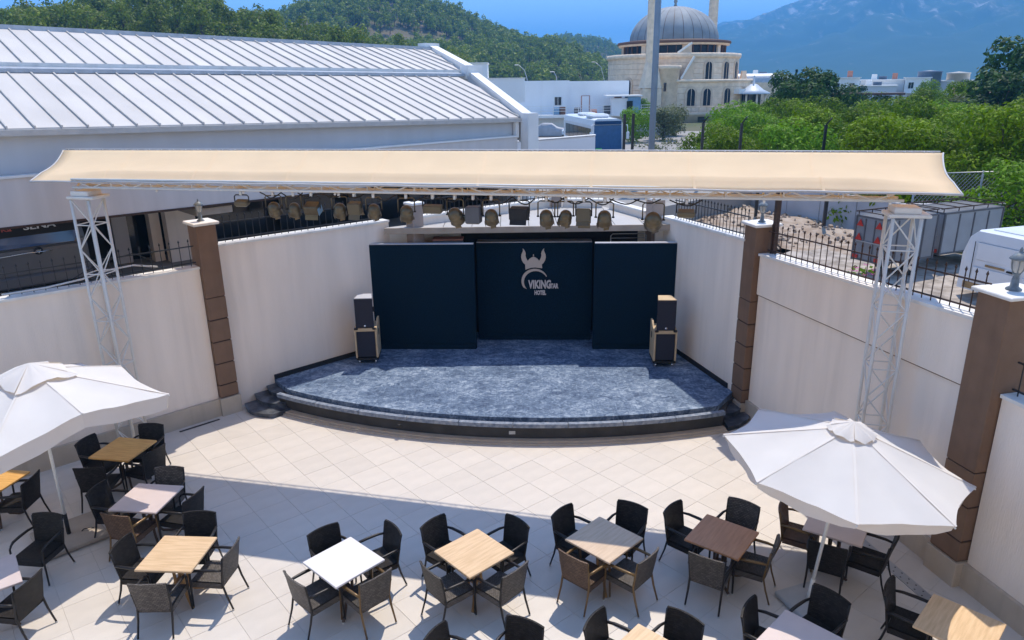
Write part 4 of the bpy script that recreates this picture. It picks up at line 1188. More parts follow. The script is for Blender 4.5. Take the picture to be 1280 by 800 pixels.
# grey van parked nose-in under the arcade
V = thing('grey_van', 'dark grey van seen from behind under the hall arcade', 'van', fr(LW, -2.36, 3.25) + (2.6,), LW[1])
def van_body(L, W, H, m):
    sec = [(0.0, .28), (.0, 1.0), (.03, 1.12), (.16, H - .10), (.30, H), (L * .62, H), (L * .78, H - .55), (L * .97, H - .75), (L, .9), (L, .28)]
    b = MB(); n = len(sec); ws = []
    rows = []
    for k in range(2):
        pass
    def w(z): return W / 2 * (1 - .10 * max(0, (z - 1.0) / (H - 1.0)) ** 1.5)
    inset = .06
    vs = []
    for yy, zz in sec: vs.append((-w(zz), yy, zz))
    for yy, zz in sec: vs.append((-w(zz) + inset, yy + (-.03 if yy < L / 2 else .03), zz + (.03 if zz > 1.2 else 0)))
    for yy, zz in sec: vs.append((w(zz) - inset, yy + (-.03 if yy < L / 2 else .03), zz + (.03 if zz > 1.2 else 0)))
    for yy, zz in sec: vs.append((w(zz), yy, zz))
    fs = [tuple(range(n)), tuple(range(4 * n - 1, 3 * n - 1, -1))]
    for r in range(3):
        for i in range(n):
            j = (i + 1) % n; fs.append((r * n + j, r * n + i, (r + 1) * n + i, (r + 1) * n + j))
    b.add(vs, fs, smooth=False)
    return b.build('body', m, V_)
V_ = V
van_body(4.9, 1.96, 1.98, van_grey)
tl = Matrix.Rotation(R(-9), 3, 'X')
w_ = MB().add([(-.72, -.03, 1.13), (.72, -.03, 1.13), (.80, -.02, 1.24), (.78, .095, 1.83), (-.78, .095, 1.83), (-.80, -.02, 1.24)], [(0, 1, 2, 3, 4, 5)]).build('rear_window', blue_glass, V)
MB().bbox((0, -.02, 1.10), (1.6, .05, .04), .018).build('window_surround', van_grey, V)
MB().box((0, .025, 1.56), (1.56, .02, .38), rot=tl).build('window_banner', black_m, w_)
text('banner_lettering', 'SENA', .17, text_white, V, (.12, -.01, 1.50), (R(81), 0, 0), 1.5, .004, .004)
text('banner_lettering', 'Ka', .12, text_red, V, (-.50, -.01, 1.51), (R(81), 0, 0), 1.5, .004, .003)
bl = MB().lathe([(0, 0), (.085, 0), (.085, .02), (0, .02)], 18).build('badge', black_m, V); bl.location = (0, -.03, 1.02); bl.rotation_euler = (R(90), 0, 0)
MB().box((0, .01, .024), (.09, .02, .012)).build('badge_mark', chrome, bl); MB().box((0, -.02, .024), (.02, .06, .012)).build('badge_mark', chrome, bl)
MB().bbox((0, -.05, .40), (1.9, .14, .26), .04).build('bumper', van_grey, V)
for s in (-1, 1):
    MB().bbox((s * .89, -.015, .95), (.12, .05, .5), .02).build('tail_lamp', van_grey, V)
    wv = MB().bar((s * .78, .95, .33), (s * .97, .95, .33), .33, 18).build('wheel', rubber_m, V)
    MB().bar((s * .96, .95, .33), (s * .985, .95, .33), .2, 14).build('rim', chrome, wv)
    wv = MB().bar((s * .78, 3.95, .33), (s * .97, 3.95, .33), .33, 18).build('wheel', rubber_m, V)
MB().tube([(-.9, -.08, .98), (-.2, -.14, 1.02), (.25, -.1, 1.0)], .012, 5).build('trim_strip', chrome, V)
# loose pipes and cables on the left wall top
t = thing('pipe_bundle', 'thin white pipe and cables lying along the left wall top', 'pipe', fr(LW, -2.6, .05) + (3.47,), LW[1])
MB().tube([(-1.0, .02, .03), (-.3, .0, .03), (.3, -.02, .08), (.8, .03, .16), (1.25, .06, .17), (1.7, .1, .05)], .018, 6).build('pipe', pipe_m, t)
MB().tube([(0, .06, .02), (.4, .08, .2), (.9, .06, .36), (1.3, .09, .40), (1.6, .1, .2)], .009, 5).build('cable', cable_m, t)

# unseen hotel front behind the viewer, added to bounce sunlight onto the courtyard walls
HO = thing('hotel_bounce_facade', 'unseen pale hotel front with balcony doors behind the viewer, added to bounce light', 'building', (-1.0, -1.4, 0))
MB().box((0, -4, 6.5), (30, 8, 13)).build('facade', plaster, HO)
for k in range(9):
    for z in (1.3, 4.4, 7.5, 10.6):
        f = MB().bbox((-13 + k * 3.25, .02, z), (1.7, .10, 2.3), .02).build('door_frame', pole_m, HO)
        MB().box((-13 + k * 3.25, .08, z), (1.5, .03, 2.1)).build('pane', dark_glass, f)
MB().box((0, -4, 13.1), (30.4, 8.4, .2)).build('coping', coping_m, HO)

# low white wall rising to the right behind the hall
t = thing('ramp_wall', 'low white wall rising to the right behind the canopy', 'wall', (-4.2, 34, 1.0))
b = MB(); b.add([(0, 0, 0), (8.1, 0, 0), (8.1, 0, 3.62), (0, 0, 3.08), (0, .3, 0), (8.1, .3, 0), (8.1, .3, 3.62), (0, .3, 3.08)], [(0, 1, 2, 3), (7, 6, 5, 4), (1, 5, 6, 2), (4, 0, 3, 7), (3, 2, 6, 7)])
b.build('wall_face', plaster_far, t)
b = MB(); b.add([(0, -.05, 3.10), (8.12, -.05, 3.64), (8.12, .35, 3.64), (0, .35, 3.10), (0, -.05, 3.14), (8.12, -.05, 3.68), (8.12, .35, 3.68), (0, .35, 3.14)], [(4, 5, 6, 7), (0, 1, 5, 4), (1, 2, 6, 5), (3, 2, 1, 0)])
b.build('coping', coping_m, t)
# ------------------------------------------------------------ right yard: trailers, van, walls
def trailer(label, x, y, L, W, z0, H, rz, back_signs, m=trailer_m):
    """local x = length (rear at x=0), y = width"""
    t = thing('box_trailer', label, 'trailer', (x, y, z0), rz, 'box trailers parked in the gravel yard')
    b = MB().bbox((L / 2, 0, .42 + (H - .42) / 2), (L, W, H - .42), .02); b.build('body', m, t)
    e = MB()
    for z in (.44, H): e.box((L / 2, 0, z), (L + .03, W + .03, .05))
    for sx in (0, L):
        for s in (-1, 1): e.box((sx, s * W / 2, H / 2 + .2), (.05, .05, H - .4))
    for k in (1, 2): e.box((-.012, -W / 2 + W * k / 3, H / 2 + .2), (.02, .03, H - .5))
    for s in (-1, 1):
        for k in range(1, 4): e.box((L * k / 4, s * (W / 2 + .01), H / 2 + .2), (.04, .02, H - .5))
    e.build('edge_frame', grey_box, t)
    MB().box((-.02, 0, .95), (.02, W * .8, .03)).build('door_bar', steel_m, t)
    if back_signs:
        for s in (-1, 1):
            for z in (.98, 1.36):
                r = MB(); r.add([(0, -.11, 0), (0, .11, 0), (0, 0, .19), (-.012, -.11, 0), (-.012, .11, 0), (-.012, 0, .19)], [(2, 1, 0), (3, 4, 5), (0, 1, 4, 3), (1, 2, 5, 4), (2, 0, 3, 5)])
                o = r.build('reflector', red_m, t); o.location = (-.03, s * W * .33, z)
    for s in (-1, 1):
        w = MB().bar((L * .6, s * (W / 2 - .12), .28), (L * .6, s * (W / 2 + .04), .28), .28, 16).build('wheel', rubber_m, t)
        MB().bar((L * .6, s * (W / 2 + .03), .28), (L * .6, s * (W / 2 + .055), .28), .14, 12).build('rim', chrome, w)
        MB().bbox((-.03, s * W * .38, .52), (.04, .16, .1), .01).build('tail_lamp', red_m, t)
    MB().bar((L, 0, .45), (L + 1.0, 0, .42), .04, 6).build('drawbar', iron_m, t)
    r = MB()
    for s in (-1, 1):
        r.bar((-.1, s * W * .45, H + .13), (L + .05, s * W * .45, H + .13), .02, 6)
        for k in range(5): r.bar((L * k / 4, s * W * .45, H), (L * k / 4, s * W * .45, H + .13), .014, 5)
    for k in range(5): r.bar((L * k / 4, -W * .45, H + .13), (L * k / 4, W * .45, H + .13), .014, 5)
    r.build('roof_rack', rust_m, t)
trailer('grey box trailer showing red triangle reflectors on its back', 9.66, 19.32, 2.0, .92, 1.8, 1.62, R(24), True)
trailer('pale grey box trailer half hidden behind the white van', 11.78, 20.55, 2.4, 1.25, 1.8, 1.58, R(23), False, mat('trailer_pale', (0.30, 0.31, 0.335), 0.5, 0.08, 2))
def white_van():
    t = thing('white_van', 'white panel van with rust along its sill by the right railing', 'van', (12.0, 17.8, 1.70), R(-72))
    L, W, H = 5.0, 1.85, 1.74
    # side profile x along the length, rear at 0
    sec = [(0, .30), (0, 1.15), (.10, H - .16), (.28, H), (3.5, H), (3.8, H - .06), (4.35, 1.12), (4.95, .92), (5.0, .40), (4.9, .30)]
    n = len(sec); b = MB(); vs = []
    def wy(z): return W / 2 * (1 - .11 * max(0, (z - 1.0) / .9) ** 1.4)
    for i, (s, k) in enumerate(((-1, 1), (-1, .93), (1, .93), (1, 1))):
        for x, z in sec:
            up = (z > H - .2)
            vs.append((x, s * wy(z) * k, z + (.03 if up and k < 1 else 0)))
    fs = [tuple(range(n - 1, -1, -1)), tuple(range(3 * n, 4 * n))]
    for r in range(3):
        for i in range(n): fs.append((r * n + i, r * n + (i + 1) % n, (r + 1) * n + (i + 1) % n, (r + 1) * n + i))
    b.add(vs, fs); b.build('body', van_white, t)
    for s in (-1, 1):
        for x0, x1 in ((.35, 1.45), (1.6, 2.75)):
            MB().bbox(((x0 + x1) / 2, s * (W / 2 - .035), 1.28), (x1 - x0, .03, .42), .012).build('side_pressing', van_white, t)
            MB().bbox(((x0 + x1) / 2, s * (W / 2 + .0), .72), (x1 - x0, .022, .36), .008).build('side_pressing', van_white, t)
        MB().box((1.8, s * (W / 2 + .002), .42), (3.3, .012, .16)).build('sill_rust', van_rust, t)
        MB().box((.9, s * (W / 2 + .001), .98), (.5, .01, .05)).build('rust_patch', van_rust, t)
        MB().box((3.75, s * (W / 2 - .05), 1.30), (.7, .02, .36)).build('cab_window', dark_glass, t)
        MB().bar((1.5, s * W / 2 * .98, H - .20), (3.6, s * W / 2 * .98, H - .20), .018, 6).build('rain_gutter', steel_m, t)
        for x in (.95, 4.1):
            w = MB().bar((x, s * (W / 2 - .2), .31), (x, s * (W / 2 + .01), .31), .31, 18).build('wheel', rubber_m, t)
            MB().bar((x, s * W / 2, .31), (x, s * (W / 2 + .025), .31), .18, 12).build('rim', steel_m, w)

    for x in (.30, 1.52, 2.85):
        for s in (-1, 1): MB().box((x, s * (W / 2 + .0), .95), (.014, .012, 1.1)).build('door_seam', black_m, t)
    MB().box((1.3, -(W / 2 + .012), .96), (.16, .03, .04)).build('door_handle', black_m, t)
    MB().box((1.9, 0, H + .04), (2.9, 1.2, .03)).build('roof_pressing', van_white, t)
white_van()
def concrete_wall():
    p, q_ = (13.3, 24.8), (9.0, 33.5); a = math.atan2(q_[1] - p[1], q_[0] - p[0]); L = math.hypot(q_[0] - p[0], q_[1] - p[1])
    t = thing('concrete_wall', 'grey concrete retaining wall behind the gravel yard', 'wall', p + (1.4,), a)
    n = 6
    for i in range(n):
        MB().bbox(((i + .5) * L / n, 0, .75), (L / n - .02, .2, 1.5 + .05 * math.sin(i * 2)), .015).build('panel', concrete, t)
    a2 = thing('concrete_wall', 'grey concrete wall running right behind the parked trailers', 'wall', p + (1.4,), R(-3))
    for i in range(5):
        MB().bbox(((i + .5) * 2.2, 0, .75), (2.18, .2, 1.45 + .05 * math.sin(i * 3)), .015).build('panel', concrete, a2)
concrete_wall()
def rubble(x, y, z, r, h, seed, label, n=40):
    rnd = random.Random(seed)
    b = MB(); rows = []
    for j in range(7):
        rr = r * (1 - j / 6); row = []
        for i in range(17):
            a = 2 * math.pi * i / 16; k = 1 + .25 * math.sin(3 * a + seed) + .1 * math.sin(7 * a)
            row.append((rr * k * math.cos(a), rr * k * math.sin(a), h * (1 - (rr / r) ** 1.3) * (1 + .15 * math.sin(5 * a + j))))
        rows.append(row)
    b.grid(rows)
    for _ in range(n):
        a = rnd.uniform(0, 6.28); rr = r * rnd.uniform(.1, 1.05); s = rnd.uniform(.04, .14)
        b.box((rr * math.cos(a), rr * math.sin(a), h * max(0, 1 - (rr / r) ** 1.3) + s * .3), (s, s * .8, s * .6), rot=Matrix.Rotation(rnd.uniform(0, 3), 3, Vector((rnd.random(), rnd.random(), rnd.random() + .1)).normalized()))
    o = tag(b.build('rubble_heap', dirt_m), label, 'rubble heap', 'heaps of earth in the yard', 'stuff'); o.location = (x, y, z)
for i, (x, y, r, h) in enumerate(((9.2, 30.5, 1.8, .5), (9.9, 27.6, 1.7, .45), (10.8, 25.2, 1.6, .5), (11.6, 23.2, 1.4, .4), (8.0, 28.0, 1.6, .25), (9.0, 24.0, 1.3, .2))):
    rubble(x, y, 1.8, r, h * .42, i, 'heap of brown earth and rubble along the concrete wall')
for i, (x, y, h) in enumerate(((11.0, 25.3, 2.2), (9.45, 27.9, 2.0), (8.0, 31.0, 3.7), (9.9, 32.0, 3.6), (13.5, 32.0, 3.5))):
    t = thing('fence_post', ['leaning dark post on the concrete wall right of the stage', 'dark post behind the right pillar of the stage', 'black post showing above the canopy left of the orchard', 'black post showing above the canopy before the lime bushes', 'black post showing above the right half of the canopy'][i], 'post', (x, y, 1.6), 0, 'dark steel posts of the yard fence')
    MB().box((0, 0, h / 2), (.10, .10, h)).build('post_shaft', iron_m, t)
    MB().bar((0, 0, h), (.18, -.1, h + .28), .03, 5).build('post_arm', iron_m, t)
for i, (x, y) in enumerate(((4.9, 32), (5.3, 32.2))):
    t = thing('fence_post', ['thin dark post left of the lamp pole above the canopy', 'thin dark post just left of the lamp pole'][i], 'post', (x, y, 1.0), 0, 'dark steel posts of the yard fence')
    MB().box((0, 0, 2.3), (.11, .11, 4.7)).build('post_shaft', iron_m, t)
# chain-link fence on the far side of the yard
t = thing('chain_link_fence', 'chain link fence with grey posts below the orchard trees', 'fence', (13.6, 24.6, 1.8), R(6))
for i in range(5): MB().bar((i * 2.4, 0, 0), (i * 2.4, 0, 2.15), .035, 8).build('post', steel_m, t)
w = MB()
for k in range(-22, 66):
    x0 = k * .15
    for s in (1, -1):
        xa, xb = x0, x0 + s * 2.0
        za, zb = 0.1, 2.1
        lo, hi = (max(min(xa, xb), 0), min(max(xa, xb), 9.6))
        if hi - lo < .05: continue
        f = lambda x: za + (zb - za) * (x - xa) / (xb - xa)
        w.bar((lo, 0, f(lo)), (hi, 0, f(hi)), .006, 3, cap=False)
w.build('wire_mesh', steel_m, t)
MB().bar((0, 0, 2.1), (9.6, 0, 2.1), .02, 6).build('top_wire', steel_m, t)
# flowers at the foot of the railing
t = thing('flower_pot', 'pot of pink flowers behind the railing on the right wall', 'flower pot', (7.05, 14.2, 2.1), 0)
MB().lathe([(0, 0), (.12, 0), (.17, .9), (.15, .9), (.13, .6)], 12).build('pot', terracotta, t)
b = MB(); rnd = random.Random(4)
for _ in range(60):
    a, r = rnd.uniform(0, 6.28), rnd.uniform(0, .26); p = Vector((r * math.cos(a), r * math.sin(a), .95 + rnd.uniform(0, .3))); u = Vector((rnd.uniform(-1, 1), rnd.uniform(-1, 1), rnd.uniform(-.3, 1))).normalized() * .05; v = u.orthogonal().normalized() * .035
    b.add([p - u, p + v, p + u, p - v], [(0, 1, 2, 3)])
b.build('leaves', leaf_lime, t)
for k in range(7):
    a = k * .9; b = MB(); p = Vector((.2 * math.cos(a), .2 * math.sin(a), 1.2 + .08 * math.sin(k * 2)))
    for j in range(5):
        c = Vector((math.cos(j * 1.256), math.sin(j * 1.256), .3)) * .06
        b.add([p, p + c + Vector((0, .02, 0)), p + c * 1.2, p + c - Vector((0, .02, 0))], [(0, 1, 2, 3)])
    b.build('flower', flower_m, t)

# ------------------------------------------------------------ tall lamp pole
t = thing('lamp_pole', 'tall blue grey lamp pole rising in front of the mosque', 'lamp pole', (6.47, 34, 1.0), 0)
MB().bar((0, 0, 0), (.02, 0, 14), .15, 16, .13).build('pole_shaft', mat('pole_blue_grey', (0.20, 0.25, 0.31), 0.5, 0.08, 2), t)
MB().bar((0, 0, 0), (0, 0, .06), .35, 12).build('base_flange', steel_m, t)
MB().bbox((.5, 0, 14.0), (1.3, .3, .15), .04).build('lamp_head', steel_m, t)

# ------------------------------------------------------------ mosque
MX, MY, MZ = 26.6, 125.0, .8
MO = thing('mosque', 'round cream stone mosque with a grey lead dome', 'mosque', (MX, MY, MZ))
CA = math.atan2(-MY, -MX)            # direction towards the viewer
def pc_(r, X, z): # point on a cylinder facing the viewer, X metres right of the axis
    a = CA + math.asin(max(-1, min(1, X / r)))
    return (r * math.cos(a), r * math.sin(a), z), a
segs = 28
prof = [(7.0 * math.cos(R(a)) + .0, 12.1 + 5.15 * math.sin(R(a))) for a in range(0, 91, 6)]
for k in range(segs):
    a0_, a1_ = 2 * math.pi * k / segs, 2 * math.pi * (k + 1) / segs
    MB().lathe(prof, 3, a0=a0_ + .006, a1=a1_ - .006).build('dome_panel', dome_m, MO)
MB().lathe([(r - .05, z) for r, z in prof], 40).build('dome_core', eave_m, MO)
MB().lathe([(.0, 17.2), (.35, 17.2), (.16, 17.6), (.32, 18.0), (.1, 18.4), (0, 19)], 12).build('finial', dome_m, MO)
MB().lathe([(7.0, 12.12), (8.9, 11.9), (8.95, 11.55), (8.7, 11.5), (8.2, 11.5)], 64).build('eave', eave_m, MO)
MB().lathe([(8.75, 11.5), (8.7, 11.25), (7.9, 11.2)], 64).build('eave_soffit', stone_m, MO)
MB().lathe([(8.0, 9.9), (8.0, 11.4)], 64).build('drum_glass', mosque_glass, MO)
for k in range(40):
    a = 2 * math.pi * k / 40; w = .75 if k % 5 == 0 else .10
    MB().box((8.1 * math.cos(a), 8.1 * math.sin(a), 10.7), (.3, w, 1.5), a).build('drum_mullion', stone_m if k % 5 == 0 else eave_m, MO)
MB().lathe([(0, 9.95), (10.2, 9.95)], 64).build('terrace_roof', stone_dk, MO)
MB().lathe([(10.0, 9.2), (10.55, 9.3), (10.65, 9.6), (10.6, 9.95), (10.2, 10.0), (10.0, 9.95)], 72).build('cornice', stone_m, MO)
# stone courses
for k in range(12):
    z = k * .78 - .0
    MB().lathe([(10.30, z), (10.35, z + .03), (10.35, z + .74), (10.30, z + .77)], 72, smooth=False).build('stone_course', stone_m, MO)
def arch_window(r, X, z0, z1, w, frame=True):
    (x, y, _), a = pc_(r, X, 0)
    h = z1 - z0
    def outline(ww, zz0, zz1):
        pts = [(-ww / 2, zz0), (ww / 2, zz0)]; hs = zz1 - ww * .62
        for i in range(9):
            u = i / 8; 
            pts.append((ww / 2 * math.cos(u * math.pi), hs + (ww * .62) * math.sin(u * math.pi) ** .8))
        return pts
    def ext(name, pts, d0, d1, m, parent):
        c, s = math.cos(a), math.sin(a); n = len(pts); b = MB()
        vs = [(x + c * d0 - s * q, y + s * d0 + c * q, zz) for q, zz in pts] + [(x + c * d1 - s * q, y + s * d1 + c * q, zz) for q, zz in pts]
        b.add(vs, [tuple(range(n, 2 * n))] + [(i, (i + 1) % n, n + (i + 1) % n, n + i) for i in range(n)])
        return b.build(name, m, parent)
    mosque_pane = mosque_glass
    f = ext('window', outline(w * 1.55, z0 - .15, z1 + .35), -.3, .12, stone_dk, MO)
    ext('pane', outline(w, z0, z1), -.3, .16, mosque_glass, f)
    c, s = math.cos(a), math.sin(a)
    MB().box((x + c * .18, y + s * .18, (z0 + z1) / 2), (.05, .07, h), a).build('glazing_bar', stone_dk, f)
for X, z0, z1 in ((5.3, 6.2, 8.7), (7.95, 6.2, 8.7), (-6.5, 3.4, 6.3), (-9.0, 3.4, 6.1), (9.6, 6.2, 8.7)):
    arch_window(10.35, X, z0, z1, 1.05)
for X, z0, z1 in ((2.9, 2.5, 4.9), (5.2, 2.5, 4.9), (8.2, 2.6, 4.9), (10.8, 2.6, 4.7)):
    arch_window(12.4, X, z0, z1, 1.15)
aL, aR = CA + R(2), CA + R(95)
for k in range(7):
    z = k * .85
    MB().lathe([(12.35, z), (12.4, z + .03), (12.4, z + .80), (12.35, z + .84)], 40, a0=aL, a1=aR, smooth=False).build('stone_course', stone_m, MO)
MB().lathe([(12.3, 5.75), (12.75, 5.85), (12.75, 6.15), (12.4, 6.2), (10.2, 6.2)], 40, a0=aL, a1=aR).build('cornice', stone_m, MO)
MB().box(tuple(Vector((math.cos(aL), math.sin(aL), 0)) * 11.3 + Vector((0, 0, 3.0))), (2.3, .3, 6.2), aL).build('annex_end', stone_m, MO)
# stair turret
(x, y, _), a = pc_(11.6, -.9, 0)
MB().lathe([(2.0, 0), (2.0, 7.6), (2.25, 7.7), (2.25, 8.2), (0, 8.3)], 24, (x, y, 0)).build('stair_turret', stone_m, MO)
MB().box((x + 2.0 * math.cos(CA), y + 2.0 * math.sin(CA), 5.2), (.12, .35, 1.2), CA).build('slit_window', dark_glass, MO)
(x1, y1, _), _a = pc_(13.2, 4.2, 0); (x2, y2, _), _a = pc_(10.7, 3.0, 0)
for Xa, za, Xb, zb, rr in ((1.3, 6.2, 3.1, 9.3, 11.2), (.7, 9.9, 2.7, 11.3, 9.4)):
    (xa, ya, _), _a = pc_(rr, Xa, 0); (xb, yb, _), _a = pc_(rr, Xb, 0)
    d_ = Vector((math.cos(CA), math.sin(CA), 0)) * .5; A_, B_ = Vector((xa, ya, za)), Vector((xb, yb, zb)); C_ = Vector((xb, yb, za - .1))
    b = MB(); b.add([A_ + d_, C_ + d_, B_ + d_, A_ - d_, C_ - d_, B_ - d_], [(0, 1, 2), (5, 4, 3), (0, 2, 5, 3), (1, 4, 5, 2)]); b.build('stair_flight', stone_dk, MO)
    MB().bar(A_ + d_ * 1.1 + Vector((0, 0, .1)), B_ + d_ * 1.1 + Vector((0, 0, .1)), .2, 4).build('stair_rail', plaster_white, MO)
# lower terrace with balustrade and steps
tl0 = CA - R(38)
MB().lathe([(13.5, 0), (14.6, 0), (14.6, 1.1), (14.8, 1.2), (14.8, 1.6), (14.4, 1.6), (14.4, 1.2), (10, 1.2)], 48, a0=CA - R(50), a1=CA + R(70)).build('terrace', stone_dk, MO)
for k in range(26):
    a = CA - R(48) + R(4.6) * k
    MB().box((14.6 * math.cos(a), 14.6 * math.sin(a), 1.95), (.12, .12, .8), a).build('baluster', stone_dk, MO)
MB().lathe([(14.5, 2.3), (14.7, 2.3), (14.7, 2.4), (14.5, 2.4), (14.5, 2.3)], 48, a0=CA - R(50), a1=CA + R(70)).build('handrail', stone_dk, MO)
for k, (X, w) in enumerate(((-4.0, 1.1), (-1.2, 1.3), (1.6, 1.1), (4.6, 1.2))):
    (x, y, _), a = pc_(14.62, X, 0)
    MB().box((x, y, .55), (.12, w, .9), a).build('basement_opening', dark_glass, MO)
(x, y, _), a = pc_(15.4, 7.2, 0)
for k in range(8): MB().box((x + k * .35 + .6, y - .2, .15 + .0 + 1.1 - k * .15), (.36, 1.6, .3), a).build('step', plaster_white, MO)
# wing with a barrel vault
MB().box((13.6, 1.5, 2.8), (7.2, 7, 5.6)).build('wing_wall', stone_m, MO)
b = MB(); rows = []
for i in range(13):
    t_ = math.pi * i / 12; rows.append([(10.4 + 6.0 * j / 6, -1.4 - 1.5 * math.cos(t_) + 1.0, 5.5 + 1.5 * math.sin(t_)) for j in range(7)])
b.grid(rows); b.build('barrel_vault', zinc_m, MO)
b = MB(); b.prism([(16.3, -2.0), (16.9, -2.0), (16.9, 1.2), (16.3, 1.2)], 5.2, 7.0); b.build('vault_gable', plaster_white, MO)
MB().bar((10.6, -3.5, 5.5), (10.6, -3.5, 7.4), .75, 4, .45).build('chimney', stone_m, MO)
(x, y, _), a = pc_(12.6, 10.0, 0)
MB().box((x, y, 4.4), (1.4, 1.8, .7), a).build('porch_hood', plaster_white, MO)
# minarets: things of their own
def minaret(label, x, y, z, rb, rt, h, base_h):
    t = thing('minaret', label, 'minaret', (x, y, z), 0, 'minarets of the mosque')
    MB().bbox((0, 0, base_h / 2), (rb * 3.0, rb * 3.0, base_h), .1).build('pedestal', stone_m, t)
    MB().lathe([(rb * 2.0, base_h), (rb * 1.9, base_h + .2), (rb * 1.25, base_h + 2.6), (rb, base_h + 3.6)], 8, smooth=False).build('transition', stone_m, t)
    n = 8
    for k in range(n):
        za, zb = base_h + 3.6 + (h - base_h - 3.6) * k / n, base_h + 3.6 + (h - base_h - 3.6) * (k + 1) / n
        ra, rb_ = rb + (rt - rb) * k / n, rb + (rt - rb) * (k + 1) / n
        MB().lathe([(ra - .02, za), (ra, za + .03), (rb_, zb - .03), (rb_ - .02, zb)], 12, smooth=False).build('shaft_course', stone_m, t)
    MB().lathe([(rt, h), (rt * 1.9, h + .8), (rt * 1.9, h + 1.9), (rt * 1.8, h + 1.9), (rt * .8, h + 1.0)], 12).build('gallery', stone_m, t)
    MB().lathe([(rt * .8, h + .8), (rt * .8, h + 5), (0, h + 11)], 12).build('spire', dome_m, t)
minaret('minaret standing in front of the mosque dome beside the lamp pole', 20.9, 112.5, .9, .92, .84, 26, 5.0)
minaret('minaret rising behind the right side of the mosque dome', 35.3, 135.0, .8, .85, .75, 28, 5.0)
t = thing('domed_pavilion', 'small pavilion with a conical grey roof right of the mosque', 'pavilion', (37.2, 116, .8), 0)
MB().lathe([(2.5, 4.0), (2.5, 4.15), (1.5, 4.6), (.5, 5.4), (.15, 5.5), (.12, 6.6), (0, 6.7)], 16).build('roof', mat('pavilion_zinc', (0.45, 0.50, 0.56), 0.5, 0.08), t)
for k in range(8):
    a = k * math.pi / 4; MB().bar((2.0 * math.cos(a), 2.0 * math.sin(a), 0), (2.0 * math.cos(a), 2.0 * math.sin(a), 4.0), .16, 8).build('column', stone_m, t)
MB().lathe([(2.2, 0), (2.2, .5), (0, .5)], 16).build('plinth', stone_m, t)
MB().lathe([(1.2, .5), (1.2, 4)], 12).build('core', dark_glass, t)

# ------------------------------------------------------------ white buildings, bus and cars
def windows(t, specs, face_y, m=dark_glass):
    for x, z, w, h in specs:
        f = MB().bbox((x, face_y - .02, z), (w + .16, .12, h + .16), .02).build('window', plaster_white, t)
        MB().box((x, face_y - .085, z), (w, .03, h)).build('pane', m, f)
        MB().box((x, face_y - .105, z), (.05, .02, h)).build('glazing_bar', plaster_white, f)
t = thing('white_building', 'long white two storey building with a railed upper terrace', 'building', (5.8, 92, .7))
MB().box((0, 6, 1.15), (23, 12, 2.3)).build('ground_floor', plaster_white, t)
MB().box((-5.0, 4.2, 4.3), (13.2, 6, 4.2)).build('upper_wall', plaster_far, t)
MB().box((-.2, 3.6, 4.35), (3.0, 5, 4.1)).build('upper_wall', plaster_far, t)
MB().box((5.0, 4.4, 4.2), (7.8, 6, 4.2)).build('upper_wall', plaster_far, t)
MB().box((1.3, 2.4, 3.3), (.6, .6, 4.6)).build('vent_shaft', grey_box, t)
MB().box((0, -.1, 2.30), (23.4, 3.0, .34)).build('balcony_slab', plaster_white, t)
rl = MB()
for z in (2.9, 3.2, 3.5): rl.box((2.5, -1.5, z), (18, .05, .05))
for i in range(13): rl.box((-6.5 + i * 1.5, -1.5, 2.98), (.07, .07, 1.05))
rl.build('railing', pole_m, t)
windows(t, [(.2, 4.0, .8, .95), (-5.8, 1.15, .5, .9), (-1.2, .9, .6, .8)], 1.1 if False else 1.08)
for x, z, w, h in ((3.6, 3.6, .85, 1.9), (7.6, 3.6, .7, 1.7)):
    f = MB().box((x, 1.36, z), (w + .2, .1, h + .12)).build('door_frame', terracotta, t); MB().box((x, 1.30, z), (w, .06, h)).build('door', plaster_far if x < 5 else eave_m, f)
windows(t, [(6.6, 1.3, 1.4, .8), (2.0, 1.3, .5, .5)], -.02)
for x, m, w, h in ((-.0, blue_box, .9, .9), (.6, eave_m, .8, .9), (2.4, grey_box, .7, .8), (4.4, terracotta, .8, .55), (6.0, grey_box, .9, 1.0), (6.9, eave_m, .7, .8)):
    o = tag(MB().bbox((0, 0, h / 2), (w, .5, h), .05).build('terrace_crate', m), {(-.0): 'blue crate on the upper terrace of the white building'}.get(x, f'{ {eave_m: "brown", grey_box: "grey", terracotta: "orange red"}[m] if x else ""} box on the railed terrace of the white building'), 'crate', 'boxes on the white terrace')
    o.location = (5.8 + x, 92 - .6, .7 + 2.475)
labs = {'terrace_crate.001': 'brown box next to the blue crate on the white terrace', 'terrace_crate.002': 'grey box between crate and red box on the white terrace', 'terrace_crate.003': 'orange red box on the white building terrace',
        'terrace_crate.004': 'tall grey box right of the orange red box on the terrace', 'terrace_crate.005': 'brown box near the cabin on the white terrace'}
for k, v in labs.items():
    if k in bpy.data.objects: bpy.data.objects[k]['label'] = v
t = thing('roof_cabin', 'white cabin with a blue end wall on the terrace corner', 'cabin', (13.9, 91, 3.0))
MB().box((-.6, 0, 1.0), (2.2, 2.4, 2.0)).build('cabin_wall', plaster_far, t)
MB().box((.9, -.1, 1.0), (1.5, 2.6, 2.3)).build('end_panel', blue_box, t)
MB().box((.35, -1.45, 1.2), (.7, .05, 1.0)).build('window', dark_glass, t)
MB().box((-.3, -.1, 2.28), (4.2, 3.2, .14)).build('roof', plaster_white, t)
MB().bar((1.3, -.6, -2.4), (1.3, -.6, 0), .12, 8).build('support', iron_m, t)
t = thing('grey_annex', 'pale grey block projecting behind the gable of the hall', 'building', (-.5, 52, 1.0))
MB().box((-.2, 2, 5.45), (3.6, 4, 1.55)).build('upper_wall', plaster_far, t)
